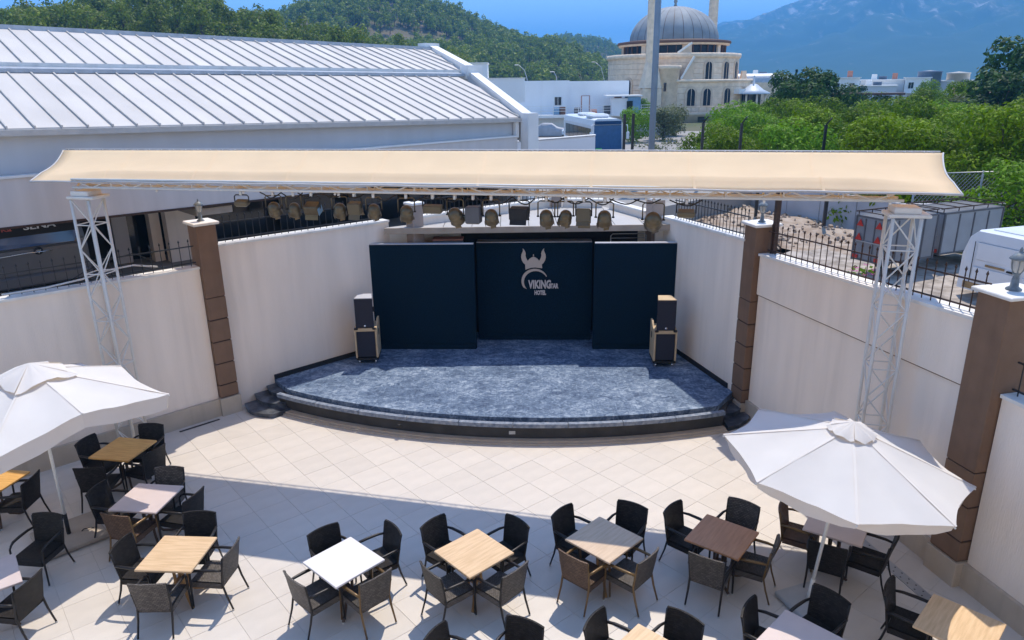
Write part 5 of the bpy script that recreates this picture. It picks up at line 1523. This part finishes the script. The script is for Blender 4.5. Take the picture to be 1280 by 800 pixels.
MB().box((-.2, 2.1, 2.2), (3.2, 3.6, 4.4)).build('lower_wall', hall_wall, t)
MB().box((-.2, 2, 6.25), (3.7, 4.1, .06)).build('coping', coping_m, t)
t = thing('rear_block', 'small pale block rising behind the ridge of the hall', 'building', (-2.8, 51, 1.0))
MB().box((0, 1.5, 3.6), (2.8, 3, 7.2)).build('block_wall', plaster_far, t)
MB().box((0, 1.5, 7.22), (2.9, 3.1, .08)).build('coping', coping_m, t)
def street_light(x, y, z, h, lean, label):
    t = thing('street_lamp', label, 'street lamp', (x, y, z), 0, 'curved street lamps behind the white building')
    MB().tube([(0, 0, 0), (0, 0, h * .7), (-lean * .4, 0, h * .92), (-lean, 0, h)], [.07, .05, .045, .04], 8).build('mast', steel_m, t)
    MB().bbox((-lean - .25, 0, h), (.55, .2, .09), .03).build('lamp_head', steel_m, t)
street_light(2.6, 100, 1, 8.1, 1.3, 'curved street lamp behind the left end of the white building')
street_light(14.0, 112, 1, 8.6, 1.4, 'curved street lamp behind the right end of the white building')
street_light(6.4, 100, 1, 7.2, .5, 'short street lamp near the middle of the white building')

def bus():
    t = thing('coach', 'white and blue coach parked with its dark windscreen facing the viewer', 'coach', (7.5, 57.0, 1.05), R(8))
    W, H, L = 2.35, 3.2, 10.5
    b = MB(); sec = [(-W / 2, .35), (-W / 2, 2.7), (-W / 2 + .12, H - .1), (-W / 2 + .4, H), (W / 2 - .4, H), (W / 2 - .12, H - .1), (W / 2, 2.7), (W / 2, .35)]
    n = len(sec); vs = [(x, .12 if z > 2 else 0, z) for x, z in sec] + [(x, L, z) for x, z in sec]
    b.add(vs, [tuple(range(n - 1, -1, -1)), tuple(range(n, 2 * n))] + [(i, (i + 1) % n, n + (i + 1) % n, n + i) for i in range(n)][::1])
    b.build('body', bus_body, t)
    MB().add([(-W / 2 + .08, -.03, .95), (W / 2 - .08, -.03, .95), (W / 2 - .12, .09, 2.75), (-W / 2 + .12, .09, 2.75)], [(0, 1, 2, 3)]).build('windscreen', bus_blue, t)
    MB().box((0, .03, 2.92), (W - .3, .08, .26)).build('destination_board', blue_glass, t)
    MB().bbox((0, -.02, .62), (W - .02, .1, .5), .03).build('bumper', bus_blue, t)
    for s in (-1, 1):
        for k in range(6):
            MB().box((s * (W / 2 + .006), 1.2 + k * 1.55, 1.95), (.03, 1.45, 1.05)).build('side_window', dark_glass, t)
        MB().box((s * (W / 2 + .005), 5.2, .8), (.02, 9.6, .35)).build('side_stripe', bus_blue, t)
        MB().tube([(s * (W / 2 - .1), 0, 2.8), (s * (W / 2 + .22), -.35, 2.75), (s * (W / 2 + .25), -.4, 2.2)], .03, 6).build('mirror_arm', bus_body, t)
        MB().bbox((s * (W / 2 + .25), -.42, 2.0), (.22, .14, .55), .04).build('mirror', bus_body, t)
        MB().bbox((s * .9, -.07, .6), (.34, .05, .2), .03).build('headlight', chrome, t)
        for y in (1.9, 7.6):
            w = MB().bar((s * (W / 2 - .3), y, .46), (s * (W / 2 + .01), y, .46), .46, 18).build('wheel', rubber_m, t)
            MB().bar((s * W / 2, y, .46), (s * (W / 2 + .03), y, .46), .25, 12).build('rim', chrome, w)
    MB().bbox((-.2, 2.6, H + .14), (1.5, 2.0, .3), .12).build('roof_unit', bus_body, t)
    MB().bbox((-.1, 6.4, H + .12), (1.3, 1.6, .26), .1).build('roof_unit', bus_body, t)
    MB().bbox((-.72, -.08, .98), (.5, .02, .17), .01).build('number_board', green_m, t)
bus()
def car(label, x, y, z, rz, m, covered=False, name='parked_car'):
    t = thing(name, label, 'car', (x, y, z), rz, 'cars parked along the white building')
    L, W = 4.2, 1.74
    st = [(0, .35, .62, .80), (.25, .28, .84, .86), (.9, .24, .92, .87), (1.25, .24, 1.02, .80), (1.85, .24, 1.42, .66), (2.9, .24, 1.44, .64), (3.55, .24, 1.05, .78), (3.95, .28, .92, .84), (4.2, .40, .70, .78)]
    rows = []
    for xx, zl, zh, w in st:
        xx -= L / 2; sh = min(zh, .9)
        if covered: zl = .08; w *= 1.06; zh += .03
        rows.append([(xx, -w, zl), (xx, -w * 1.03, (zl + sh) / 2), (xx, -min(w * 1.0, .87), sh), (xx, -w * .86, zh - .03), (xx, -w * .5, zh), (xx, w * .5, zh), (xx, w * .86, zh - .03), (xx, min(w, .87), sh), (xx, w * 1.03, (zl + sh) / 2), (xx, w, zl)])
    b = MB().grid(rows); k = len(rows[0])
    b.add(rows[0], [tuple(range(k))]); b.add(rows[-1], [tuple(range(k - 1, -1, -1))])
    b.build('cover' if covered else 'body', m, t)
    if covered: return
    for s in (-1, 1):
        MB().add([(-.75, s * .83, .95), (1.25, s * .83, .95), (.75, s * .70, 1.36), (-.25, s * .70, 1.36)], [(0, 1, 2, 3)]).build('side_window', dark_glass, t)
        for xx in (-1.3, 1.3):
            w = MB().bar((xx, s * .66, .31), (xx, s * .89, .31), .31, 16).build('wheel', rubber_m, t); MB().bar((xx, s * .88, .31), (xx, s * .9, .31), .19, 10).build('rim', chrome, w)
    MB().add([(-.88, -.66, 1.03), (-.88, .66, 1.03), (-.30, .56, 1.40), (-.30, -.56, 1.40)], [(0, 1, 2, 3)]).build('windscreen', dark_glass, t)
    for s in (-1, 1): MB().bbox((-2.03, s * .58, .70), (.1, .34, .13), .03).build('headlight', chrome, t)
car('car hidden under a grey dust cover beside the white building', 4.6, 86, 1.03, R(170), cover_m, True, 'covered_car')
car('pale blue car parked between the covered car and the coach', 7.3, 85, 1.03, R(70), mat('car_pale_blue', (0.50, 0.58, 0.66), 0.3, 0.05))
car('white car half hidden behind the coach', 9.4, 87, 1.03, R(100), bus_body)

# far houses on the right
def house(label, x, y, w, d, h, rz, extra=0, m=plaster_white, z=.6):
    t = thing('far_house', label, 'house', (x, y, z), rz, 'white houses beyond the orchard')
    MB().box((0, d / 2, h / 2), (w, d, h)).build('wall', m, t)
    MB().box((0, d / 2, h + .12), (w + .5, d + .5, .24)).build('roof_slab', plaster_white, t)
    sp = []
    n = max(2, int(w / 2.6))
    for k in range(n):
        for q in range(int(h / 2.9)): sp.append((-w / 2 + (k + .5) * w / n, 1.6 + q * 2.9, 1.0, 1.3))
    windows(t, sp, 0)
    if extra & 1:
        MB().bbox((-w * .2, d / 2, h + .8), (1.2, 1.2, 1.2), .1).build('water_tank', plaster_white, t)
        MB().box((-w * .2 + 1.8, d / 2 - .5, h + .6), (1.8, .06, 1.1), rot=Matrix.Rotation(R(50), 3, 'X')).build('solar_panel', tank_blue, t)
    if extra & 2: MB().bbox((w * .28, d / 2, h + .9), (1.1, 1.1, 1.4), .05).build('chimney', terracotta, t)
    if extra & 4: MB().box((0, -.7, 2.9), (w * .8, 1.4, .18)).build('balcony', plaster_white, t)
house('white house with a red chimney right of the big dark tree', 74, 172, 9, 8, 6.2, R(-22), 6)
house('long low white house behind the orchard', 81, 168, 8, 8, 4.4, R(-24), 1, mat('wall_grey_white', (0.62, 0.64, 0.68), 0.8, 0.06))
house('white house with a roof tank and orange chimney', 86, 176, 9, 8, 5.6, R(-26), 3)
house('pale house next to the blue grey tank', 91, 170, 5, 7, 6.0, R(-26), 4)
house('cream house glimpsed above the mosque wing', 53, 190, 12, 9, 6.8, R(-16), 3, mat('wall_cream', (0.70, 0.62, 0.50), 0.8, 0.06))
house('white house between the mosque wing and the dark tree', 62, 185, 12, 9, 7.0, R(-18), 1)
house('low white house at the far right behind the conifer', 104, 168, 16, 8, 5.2, R(-30), 0, mat('wall_pale_grey', (0.55, 0.57, 0.6), 0.8, 0.06))
for x, y, r, h, m, lab in ((94.5, 172, 2.4, 7.2, tank_blue, 'blue grey cylindrical tank among the far houses'), (101, 172, 2.3, 6.8, mat('tank_cream', (0.62, 0.56, 0.48), 0.8, 0.08), 'cream cylindrical tank right of the blue grey tank')):
    t = thing('storage_tank', lab, 'tank', (x, y, .6)); MB().lathe([(r, 0), (r, h), (r * 1.04, h), (r * 1.04, h + .25), (0, h + .5)], 24).build('tank_wall', m, t)
    MB().lathe([(r * 1.01, h * .5), (r * 1.03, h * .5), (r * 1.03, h * .53), (r * 1.01, h * .53)], 24).build('hoop', steel_m, t)
for x, y, w, lab in ((65, 106, 5, 'pink tiled shed roof at the left of the orchard edge'), (71, 104, 8, 'long pink tiled shed roof among the orchard trees')):
    t = thing('shed', lab, 'shed', (x, y, .7), R(-30)); MB().box((0, 0, 1.9), (w, 3, 3.8)).build('wall', plaster_white, t)
    b = MB(); b.add([(-w / 2 - .3, -1.9, 3.7), (w / 2 + .3, -1.9, 3.7), (w / 2 + .3, 0, 4.7), (-w / 2 - .3, 0, 4.7), (w / 2 + .3, 1.9, 3.7), (-w / 2 - .3, 1.9, 3.7)], [(0, 1, 2, 3), (3, 2, 4, 5), (0, 3, 5), (1, 4, 2)]); b.build('roof', mat('roof_pink', (0.60, 0.36, 0.30), 0.8, 0.1) if 'roof_pink' not in MATS else MATS['roof_pink'], t)
t = thing('pergola', 'brown timber canopy among the orchard trees before the far houses', 'pergola', (47, 100, .7), R(-25))
MB().box((0, 0, 4.2), (9, 2.5, .25)).build('roof', eave_m, t)
for s in (-4, 0, 4): MB().box((s, 0, 2.1), (.25, .25, 4.2)).build('post', eave_m, t)
# ------------------------------------------------------------ vegetation
def leaf_crown(b, rnd, blobs, n, size, mi=0, up=.35, inner=.55):
    tot = sum(q[1] ** 2 for q in blobs)
    for c, r, sq in blobs:
        k = max(4, int(n * r * r / tot))
        for _ in range(k):
            z = rnd.uniform(-.75, 1); a = rnd.uniform(0, 2 * math.pi); s = math.sqrt(max(0, 1 - z * z))
            d = Vector((s * math.cos(a), s * math.sin(a), z))
            rr = r * (1 - inner * rnd.random() ** 2.2) * rnd.uniform(.9, 1.12)
            p = Vector(c) + Vector((d.x * rr, d.y * rr, d.z * rr * sq))
            nr = (d + Vector((rnd.uniform(-.8, .8), rnd.uniform(-.8, .8), rnd.uniform(-.4, .8) + up))).normalized()
            u = nr.orthogonal().normalized(); u.rotate(Quaternion(nr, rnd.uniform(0, 6.28))); v = nr.cross(u)
            L = size * rnd.uniform(.65, 1.3); w = L * rnd.uniform(.40, .6)
            b.add([p - u * L * .5, p - v * w * .5 - nr * L * .06, p + u * L * .5, p + v * w * .5 - nr * L * .06], [(0, 1, 2, 3)], mi)
    return b
def limbs(b, rnd, h, r, blobs, mi=0, lean=.3):
    top = Vector((rnd.uniform(-lean, lean), rnd.uniform(-lean, lean), h * .62))
    b.tube([(0, 0, -.2), (top.x * .3, top.y * .3, h * .25), tuple(top)], [r, r * .8, r * .5], 7, mi)
    for c, rr, sq in blobs[:7]:
        c = Vector(c); s = top * rnd.uniform(.35, .9)
        b.tube([tuple(s), tuple((s + c) / 2 + Vector((0, 0, -.1 * h * rnd.random()))), tuple(c)], [r * .42, r * .28, r * .1], 5, mi)
    return b
def tree_kind(seed, h, w, n, size, leaf, nb=14, low=.30, sq=.8, tr=.12):
    """data of a tree: (trunk mesh, crown mesh)"""
    rnd = random.Random(seed); blobs = []
    for k in range(nb):
        u = rnd.random(); a = rnd.uniform(0, 6.28); zz = low + (1 - low) * u
        rad = w * .5 * math.sqrt(max(.05, 1 - ((zz - .52) / .55) ** 2)) * rnd.uniform(.35, .8)
        blobs.append(((rad * math.cos(a), rad * math.sin(a), zz * h * .86), w * (rnd.uniform(.20, .32) if nb < 20 else rnd.uniform(.10, .20)), sq))
    t = limbs(MB(), rnd, h, tr, blobs).mesh('trunk', bark_m)
    c = leaf_crown(MB(), rnd, blobs, n, size, up=.35 if nb < 20 else .12, inner=.55 if nb < 20 else .4).mesh('crown', leaf)
    return t, c
def plant(kind, x, y, z, s, rz, label, group, name='orchard_tree', cat='tree'):
    t = thing(name, label, cat, (x, y, z), rz, group); t.scale = (s, s, s * random.uniform(.9, 1.1))
    link('trunk', kind[0], t); link('crown', kind[1], t)
    return t
def screen(x, y, z):
    dz = z - 7; zd = y * math.cos(PITCH) - dz * math.sin(PITCH)
    if zd < .5: return (9999, 9999)
    return 640 + 910 * x / zd, 400 - 910 * (y * math.sin(PITCH) + dz * math.cos(PITCH)) / zd
near = [tree_kind(s, 4.4, 4.6, 8500, .17, leaf_citrus, 34, .16) for s in (1, 2, 3)]
mid = [tree_kind(s, 4.4, 4.8, 5000, .23, leaf_citrus, 32, .16) for s in (11, 12, 13)]
lime = [tree_kind(s, 3.6, 4.4, 6000, .19, leaf_lime, 28, .15) for s in (21, 22)]
darkk = [tree_kind(31, 7, 7.5, 5000, .42, leaf_dark, 20, .2), tree_kind(32, 5, 4.5, 3600, .34, leaf_dark, 14, .2)]
olive = [tree_kind(41, 3.5, 3.6, 2200, .26, leaf_olive, 10, .3)]
random.seed(21)
G1 = 'orchard trees right of the yard'
j = 4.0; cnt = 0
yy = 27.0
while yy < 100:
    step = 3.5 if yy < 50 else 4.4
    xx = 8.0
    while xx < 92:
        x, y = xx + random.uniform(-.9, .9), yy + random.uniform(-.9, .9); xx += step
        px, py = screen(x, y, 3.5)
        if not (862 < px < 1330): continue
        # keep clear of the yard, of the gap in front of the mosque
        if y < 24.5 + 3.5 or (x < 15.5 and y < 36): continue
        if px < 884 or (px < 905 and y > 60): continue
        if px < 960 and y > 78: continue
        k = near if y < 42 else mid
        plant(random.choice(k if random.random() < .84 else lime), x, y, 1.0, random.uniform(.66, 1.12) * (1.0 if y < 70 else .92), random.uniform(0, 6.28),
              'dense green citrus tree standing in the orchard', G1); cnt += 1
    yy += step
def single(kind, x, y, z, s, label, name='leafy_tree', cat='tree', group=None):
    return plant(kind, x, y, z, s, random.uniform(0, 6.28), label, group, name, cat)
single(darkk[0], 28.6, 71, 1.0, .95, 'big dark round tree standing above the orchard')
single(darkk[1], 25.4, 68, 1.0, 1.12, 'dark tree with red blossom left of the big round tree')
single(darkk[1], 27.0, 74, 1.0, 1.25, 'tall dark tree pressed between the two dark trees')
single(lime[0], 20.5, 66, 1.0, 1.25, 'bright green tree in front of the conical pavilion')
single(lime[1], 19.5, 56, 1.0, .9, 'bright green bush at the left end of the orchard')
single(lime[1], 12.6, 76, 1.0, .95, 'lime green tree left of the lamp pole')
single(lime[0], 17.6, 104, 1.0, 1.1, 'lime green tree growing before the stair turret of the mosque')
single(olive[0], 16.0, 78, 1.0, 1.0, 'grey green olive tree below the mosque terrace')
single(olive[0], 18.4, 84, 1.0, 1.1, 'second olive tree below the mosque terrace, further right')
single(olive[0], 20.6, 70, 1.0, .8, 'small olive bush beside the bright green tree')
single(lime[1], 12.9, 19.4, 1.8, .9, 'bright leafy bush at the right edge behind the white van') if False else None
single(lime[0], 16.6, 23.6, 1.5, .95, 'bright leafy tree at the right edge above the white van')
single(near[0], 14.0, 27.2, 1.2, 1.0, 'dark green tree right behind the chain link fence')
single(near[1], 18.4, 27.0, 1.2, 1.1, 'bushy green tree at the right edge behind the chain link fence')
single(near[2], 21.5, 29.5, 1.2, 1.15, 'tall green tree at the right border of the view')
single(darkk[1], 40.8, 63, 1.0, 1.35, 'dark tree at the right edge rising above the orchard')
single(darkk[0], 44.0, 66, 1.0, 1.30, 'very dark tall tree at the upper right corner')
single(mid[0], 50, 84, 1.0, 1.2, 'green tree below the dark tree at the right edge')
single(olive[0], 46, 78, 1.0, 1.3, 'pale olive tree at the right edge of the orchard')
for x, y, k, s, lab in ((57, 128, darkk[1], 1.05, 'dark tree before the long white house'), (69, 150, darkk[1], 1.0, 'dark green tree between two far houses'), (76, 138, mid[1], 1.3, 'green tree left of the blue grey tank'),
                        (84, 140, darkk[1], 1.2, 'broad dark tree before the cream tank'), (92, 146, darkk[0], .85, 'broad dark tree right of the conifer'), (50, 150, mid[2], 1.2, 'green tree behind the mosque wing'), (100, 140, darkk[0], .95, 'spreading dark tree at the far right')):
    single(k, x, y, .8, s, lab)
def conifer(x, y, z, h, w, label, seed, n=900):
    rnd = random.Random(seed); t = thing('conifer', label, 'tree', (x, y, z))
    MB().tube([(0, 0, 0), (0, 0, h)], [.18, .03], 6).build('trunk', bark_m, t)
    b = MB()
    for _ in range(n):
        u = rnd.random() ** .8; a = rnd.uniform(0, 6.28); rr = w / 2 * (1 - u) * (.6 + .4 * math.sin(u * 40)) * rnd.uniform(.3, 1)
        p = Vector((rr * math.cos(a), rr * math.sin(a), h * (.12 + .88 * u) - rr * .2)); d = Vector((math.cos(a), math.sin(a), -.1)); s = rnd.uniform(.3, .6); v = Vector((-math.sin(a), math.cos(a), rnd.uniform(-.3, .3))) * s * .4
        b.add([p - d * s * .5, p - v, p + d * s * .6, p + v], [(0, 1, 2, 3)])
    b.build('crown', leaf_dark, t)
conifer(88, 134, .8, 10.5, 4.2, 'dark layered conifer rising beside the cream tank', 3)
conifer(62, 84, .8, 9.0, 1.6, 'slim dark cypress at the far right', 4, 600)
conifer(45, 120, .8, 7.5, 2.6, 'pointed dark conifer before the white house', 5, 500)
# dry shrubs and stones below the mosque
b = MB(); rnd = random.Random(9)
for _ in range(260):
    x, y = rnd.uniform(9, 17), rnd.uniform(38, 100); s = rnd.uniform(.15, .7)
    if 4 < x < 12.2 and y < 80: continue
    leaf_crown(b, rnd, [((x, y, 1.0 + s * .3), s, .8)], 26, s * .5)
tag(b.build('dry_scrub', leaf_olive), 'patchy dry scrub on the ground below the mosque', 'scrub', None, 'stuff')
t = thing('stone_wall', 'low pale garden wall before the mosque', 'wall', (9.6, 84, .9), R(4))
for i in range(9): MB().bbox((i * 1.0, 0, .5 + .03 * math.sin(i)), (.98, .4, 1.1), .03).build('block', concrete, t)
t = thing('garden_wall', 'broken pale wall among the bushes left of the orchard', 'wall', (14.2, 60, .9), R(20))
for i in range(5): MB().bbox((i * .9, 0, .45), (.86, .35, .9 + .2 * math.sin(i * 3)), .03).build('block', plaster_white, t)

# ------------------------------------------------------------ hills, forest and mountain
def lerp_table(tab, x):
    if x <= tab[0][0]: return tab[0][1]
    for (a, b_), (c, d) in zip(tab, tab[1:]):
        if x <= c:
            u = (x - a) / (c - a); u = u * u * (3 - 2 * u) * .5 + u * .5
            return b_ + (d - b_) * u
    return tab[-1][1]
H1 = [(-55, .05), (-39.1, .055), (-35.2, .065), (-32.6, .0727), (-30.1, .0853), (-27.9, .0932), (-25.5, .0995), (-22.6, .1011), (-20.2, .097), (-18.7, .0851), (-16.9, .0784), (-15.1, .0714), (-12.4, .0576), (-9.1, .0452), (-4.5, .0281), (0, .01)]
H2 = [(-40, .05), (-24, .065), (-18.8, .0798), (-16.3, .0893), (-14.4, .1005), (-11.6, .1118), (-8.3, .1086), (-5.5, .0994), (-4.0, .0937), (-2.0, .0784), (.3, .0666), (2.6, .0545), (4.4, .0435), (6.2, .0324), (8, .0202), (12, .004)]
H3 = [(-20, .04), (-4, .045), (.3, .05), (3.2, .0582), (4.4, .0616), (5.9, .0574), (7.3, .0531), (8.2, .0442), (9.7, .026), (14, .008)]
HM = [(-6, .012), (4, .018), (7.4, .0253), (11.4, .0383), (15.0, .0573), (15.5, .0608), (16.5, .0638), (18.3, .070), (19.6, .078), (21.3, .0872), (23.2, .1043), (25.9, .1185), (29.3, .127), (32.7, .124), (37, .124), (42.4, .105), (55, .08), (75, .03)]
def terrain(tab, r0, r1, tree_h, rough, scale, seed):
    def hgt(phi, r):
        t = max(0.0, min(1.0, (r - r0) / (r1 - r0)))
        top = 7 + lerp_table(tab, phi) * r1 - tree_h
        base = .8
        f = t * t * (3 - 2 * t) * .45 + t * .55
        x, y = r * math.sin(R(phi)), r * math.cos(R(phi))
        nz = noise.fractal(Vector((x / scale + seed, y / scale, 0)), 1.0, 2.0, 5) * rough * math.sin(min(1, t) * math.pi) ** .8
        if r > r1: f = 1 - .25 * (r - r1) / r1
        return base + (max(top, base) - base) * f + nz * min(1, max(0, top - base) / 20)
    return hgt
def hill(name, tab, r0, r1, p0, p1, np_, nr, m, tree_h, rough, scale, seed, back=1.15):
    hg = terrain(tab, r0, r1, tree_h, rough, scale, seed); rows = []
    for j in range(nr + 1):
        r = r0 + (r1 * back - r0) * j / nr; row = []
        for i in range(np_ + 1):
            ph = p0 + (p1 - p0) * i / np_
            row.append((r * math.sin(R(ph)), r * math.cos(R(ph)), hg(ph, r) - (1.5 if j == 0 else 0)))
        rows.append(row)
    o = MB().grid(rows).build(name, m); tag(o, kind='structure')
    return hg
g1 = hill('near_hill', H1, 90, 210, -54, -1, 80, 24, hill_m, 8.8, 2.5, 40, 1)
g2 = hill('wooded_hill', H2, 230, 470, -38, 11, 100, 34, hill_m, 9.0, 12, 90, 5)
g3 = hill('far_hill', H3, 560, 950, -18, 13, 60, 24, hill_m, 9.5, 14, 150, 9)
# pines
def pine_data(seed, n, name='pine_tree', leaf=.75):
    rnd = random.Random(seed); h = rnd.uniform(7.5, 9.5); w = rnd.uniform(4.6, 6.2); blobs = []
    for k in range(9):
        u = rnd.random(); a = rnd.uniform(0, 6.28); zz = .34 + .62 * u; rad = w * .36 * (1 - abs(u - .35)) * rnd.uniform(.3, 1)
        blobs.append(((rad * math.cos(a), rad * math.sin(a), zz * h), w * rnd.uniform(.17, .27), .75))
    b = MB(); limbs(b, rnd, h, .2, blobs[:5], 1, .5)
    leaf_crown(b, rnd, blobs, n, leaf, 0, .3, .4)
    return b
pines = [pine_data(100 + s, 420, leaf=.62).mesh('pine_tree', [leaf_pine, bark_m]) for s in range(7)]
low = [pine_data(200 + s, 110, leaf=1.15) for s in range(6)]
random.seed(33); cand = []
def scatter(hg, p0, p1, r0, r1, n, thin):
    k = 0
    while k < n:
        ph = random.uniform(p0, p1); r = math.sqrt(random.uniform(r0 * r0, r1 * r1)); x, y = r * math.sin(R(ph)), r * math.cos(R(ph))
        k += 1
        d = noise.noise(Vector((x / 35, y / 35, 3)))
        if d < thin: continue
        z = hg(ph, r)
        if z < 2.5: continue
        cand.append((r, x, y, z - .3, random.uniform(.65, 1.2), random.uniform(0, 6.28)))
scatter(g1, -39, -3, 150, 216, 900, -.55)
scatter(g2, -20, 9, 250, 490, 3600, -.22)
scatter(g3, -6, 12, 600, 965, 2600, -.4)
def vis(c):
    px, py = screen(c[1], c[2], c[3] + 6)
    top = 34 + .055 * px + 14 if px < 560 else 105
    return -30 < px < 800 and -40 < py < top + 4
cand.sort(key=lambda c: (0 if vis(c) else 1, c[0] / c[4]))
for k, (r, x, y, z, s, a) in enumerate(cand[:300]):
    o = link('pine_tree', pines[k % 7], None, (x, y, z), (random.uniform(-.05, .05), random.uniform(-.05, .05), a), (s, s, s * random.uniform(.9, 1.15)))
    tag(o, 'pine tree on the wooded hillside behind the hall', 'tree', 'pine trees on the hillside')
fb = MB()
for r, x, y, z, s, a in cand[300:]:
    b = random.choice(low); c_, s_ = math.cos(a) * s, math.sin(a) * s; o = len(fb.v)
    fb.v += [(x + vx * c_ - vy * s_, y + vx * s_ + vy * c_, z + vz * s) for vx, vy, vz in b.v]
    fb.f += [tuple(i + o for i in f) for f in b.f]; fb.m += b.m; fb.sm += b.sm
tag(fb.build('pine_forest', [leaf_pine, bark_m]), 'pine forest covering the hills behind the hall', 'forest', None, 'stuff')

def mountain():
    m = bpy.data.materials.new('mountain_rock'); m.use_nodes = True; nt = m.node_tree; N = nt.nodes; L = nt.links; b = N['Principled BSDF']
    b.inputs['Roughness'].default_value = .95; b.inputs['Specular IOR Level'].default_value = .1
    tc = N.new('ShaderNodeTexCoord'); mp = N.new('ShaderNodeMapping'); mp.inputs['Scale'].default_value = (1, .30, .38); mp.inputs['Rotation'].default_value = (0, .5, 0); L.new(tc.outputs['Object'], mp.inputs[0])
    n1 = N.new('ShaderNodeTexNoise'); n1.inputs['Scale'].default_value = .034; n1.inputs['Detail'].default_value = 12; n1.inputs['Roughness'].default_value = .62; L.new(mp.outputs[0], n1.inputs['Vector'])
    sx = N.new('ShaderNodeSeparateXYZ'); L.new(tc.outputs['Object'], sx.inputs[0])
    mr = N.new('ShaderNodeMapRange'); mr.inputs['From Min'].default_value = 90; mr.inputs['From Max'].default_value = 400; mr.inputs['To Min'].default_value = -.14; mr.inputs['To Max'].default_value = .15; L.new(sx.outputs['Z'], mr.inputs[0])
    ad = N.new('ShaderNodeMath'); ad.operation = 'ADD'; L.new(n1.outputs['Fac'], ad.inputs[0]); L.new(mr.outputs[0], ad.inputs[1])
    rp = N.new('ShaderNodeValToRGB'); rp.color_ramp.elements[0].position = .47; rp.color_ramp.elements[0].color = (.050, .078, .036, 1); rp.color_ramp.elements[1].position = .66; rp.color_ramp.elements[1].color = (.40, .385, .36, 1)
    e = rp.color_ramp.elements.new(.55); e.color = (.12, .13, .085, 1)
    L.new(ad.outputs[0], rp.inputs[0]); L.new(rp.outputs[0], b.inputs['Base Color'])
    hg = terrain(HM, 1500, 4000, 0, 0, 700, 2); rows = []
    np_, nr = 260, 110
    for j in range(nr + 1):
        r = 1500 + (4600 - 1500) * j / nr; row = []
        for i in range(np_ + 1):
            ph = -8 + 76 * i / np_; x, y = r * math.sin(R(ph)), r * math.cos(R(ph)); t = max(0, min(1, (r - 1500) / 2500))
            z = hg(ph, r)
            amp = 95 * math.sin(min(1, t * 1.0) * math.pi * .93) ** .7 * min(1, z / 120)
            q = Vector((x / 520, y / 520, .3))
            z += amp * (abs(noise.fractal(q, 1.0, 2.1, 6)) * -1.2 + .45) + amp * .25 * noise.fractal(q * 4.5, .8, 2.1, 4)
            row.append((x, y, max(z, .3)))
        rows.append(row)
    o = MB().grid(rows).build('mountain', m); tag(o, kind='structure')
mountain()

# ------------------------------------------------------------ haze
hm = bpy.data.materials.new('haze_air'); hm.use_nodes = True; nt = hm.node_tree; nt.nodes.remove(nt.nodes['Principled BSDF'])
pv = nt.nodes.new('ShaderNodeVolumePrincipled'); pv.inputs['Color'].default_value = (.15, .50, 1.0, 1); pv.inputs['Density'].default_value = .00038; pv.inputs['Anisotropy'].default_value = 0.0
nt.links.new(pv.outputs[0], nt.nodes['Material Output'].inputs['Volume'])
tag(MB().box((0, 4500, 284), (19000, 9700, 578)).build('haze', hm), kind='stuff')
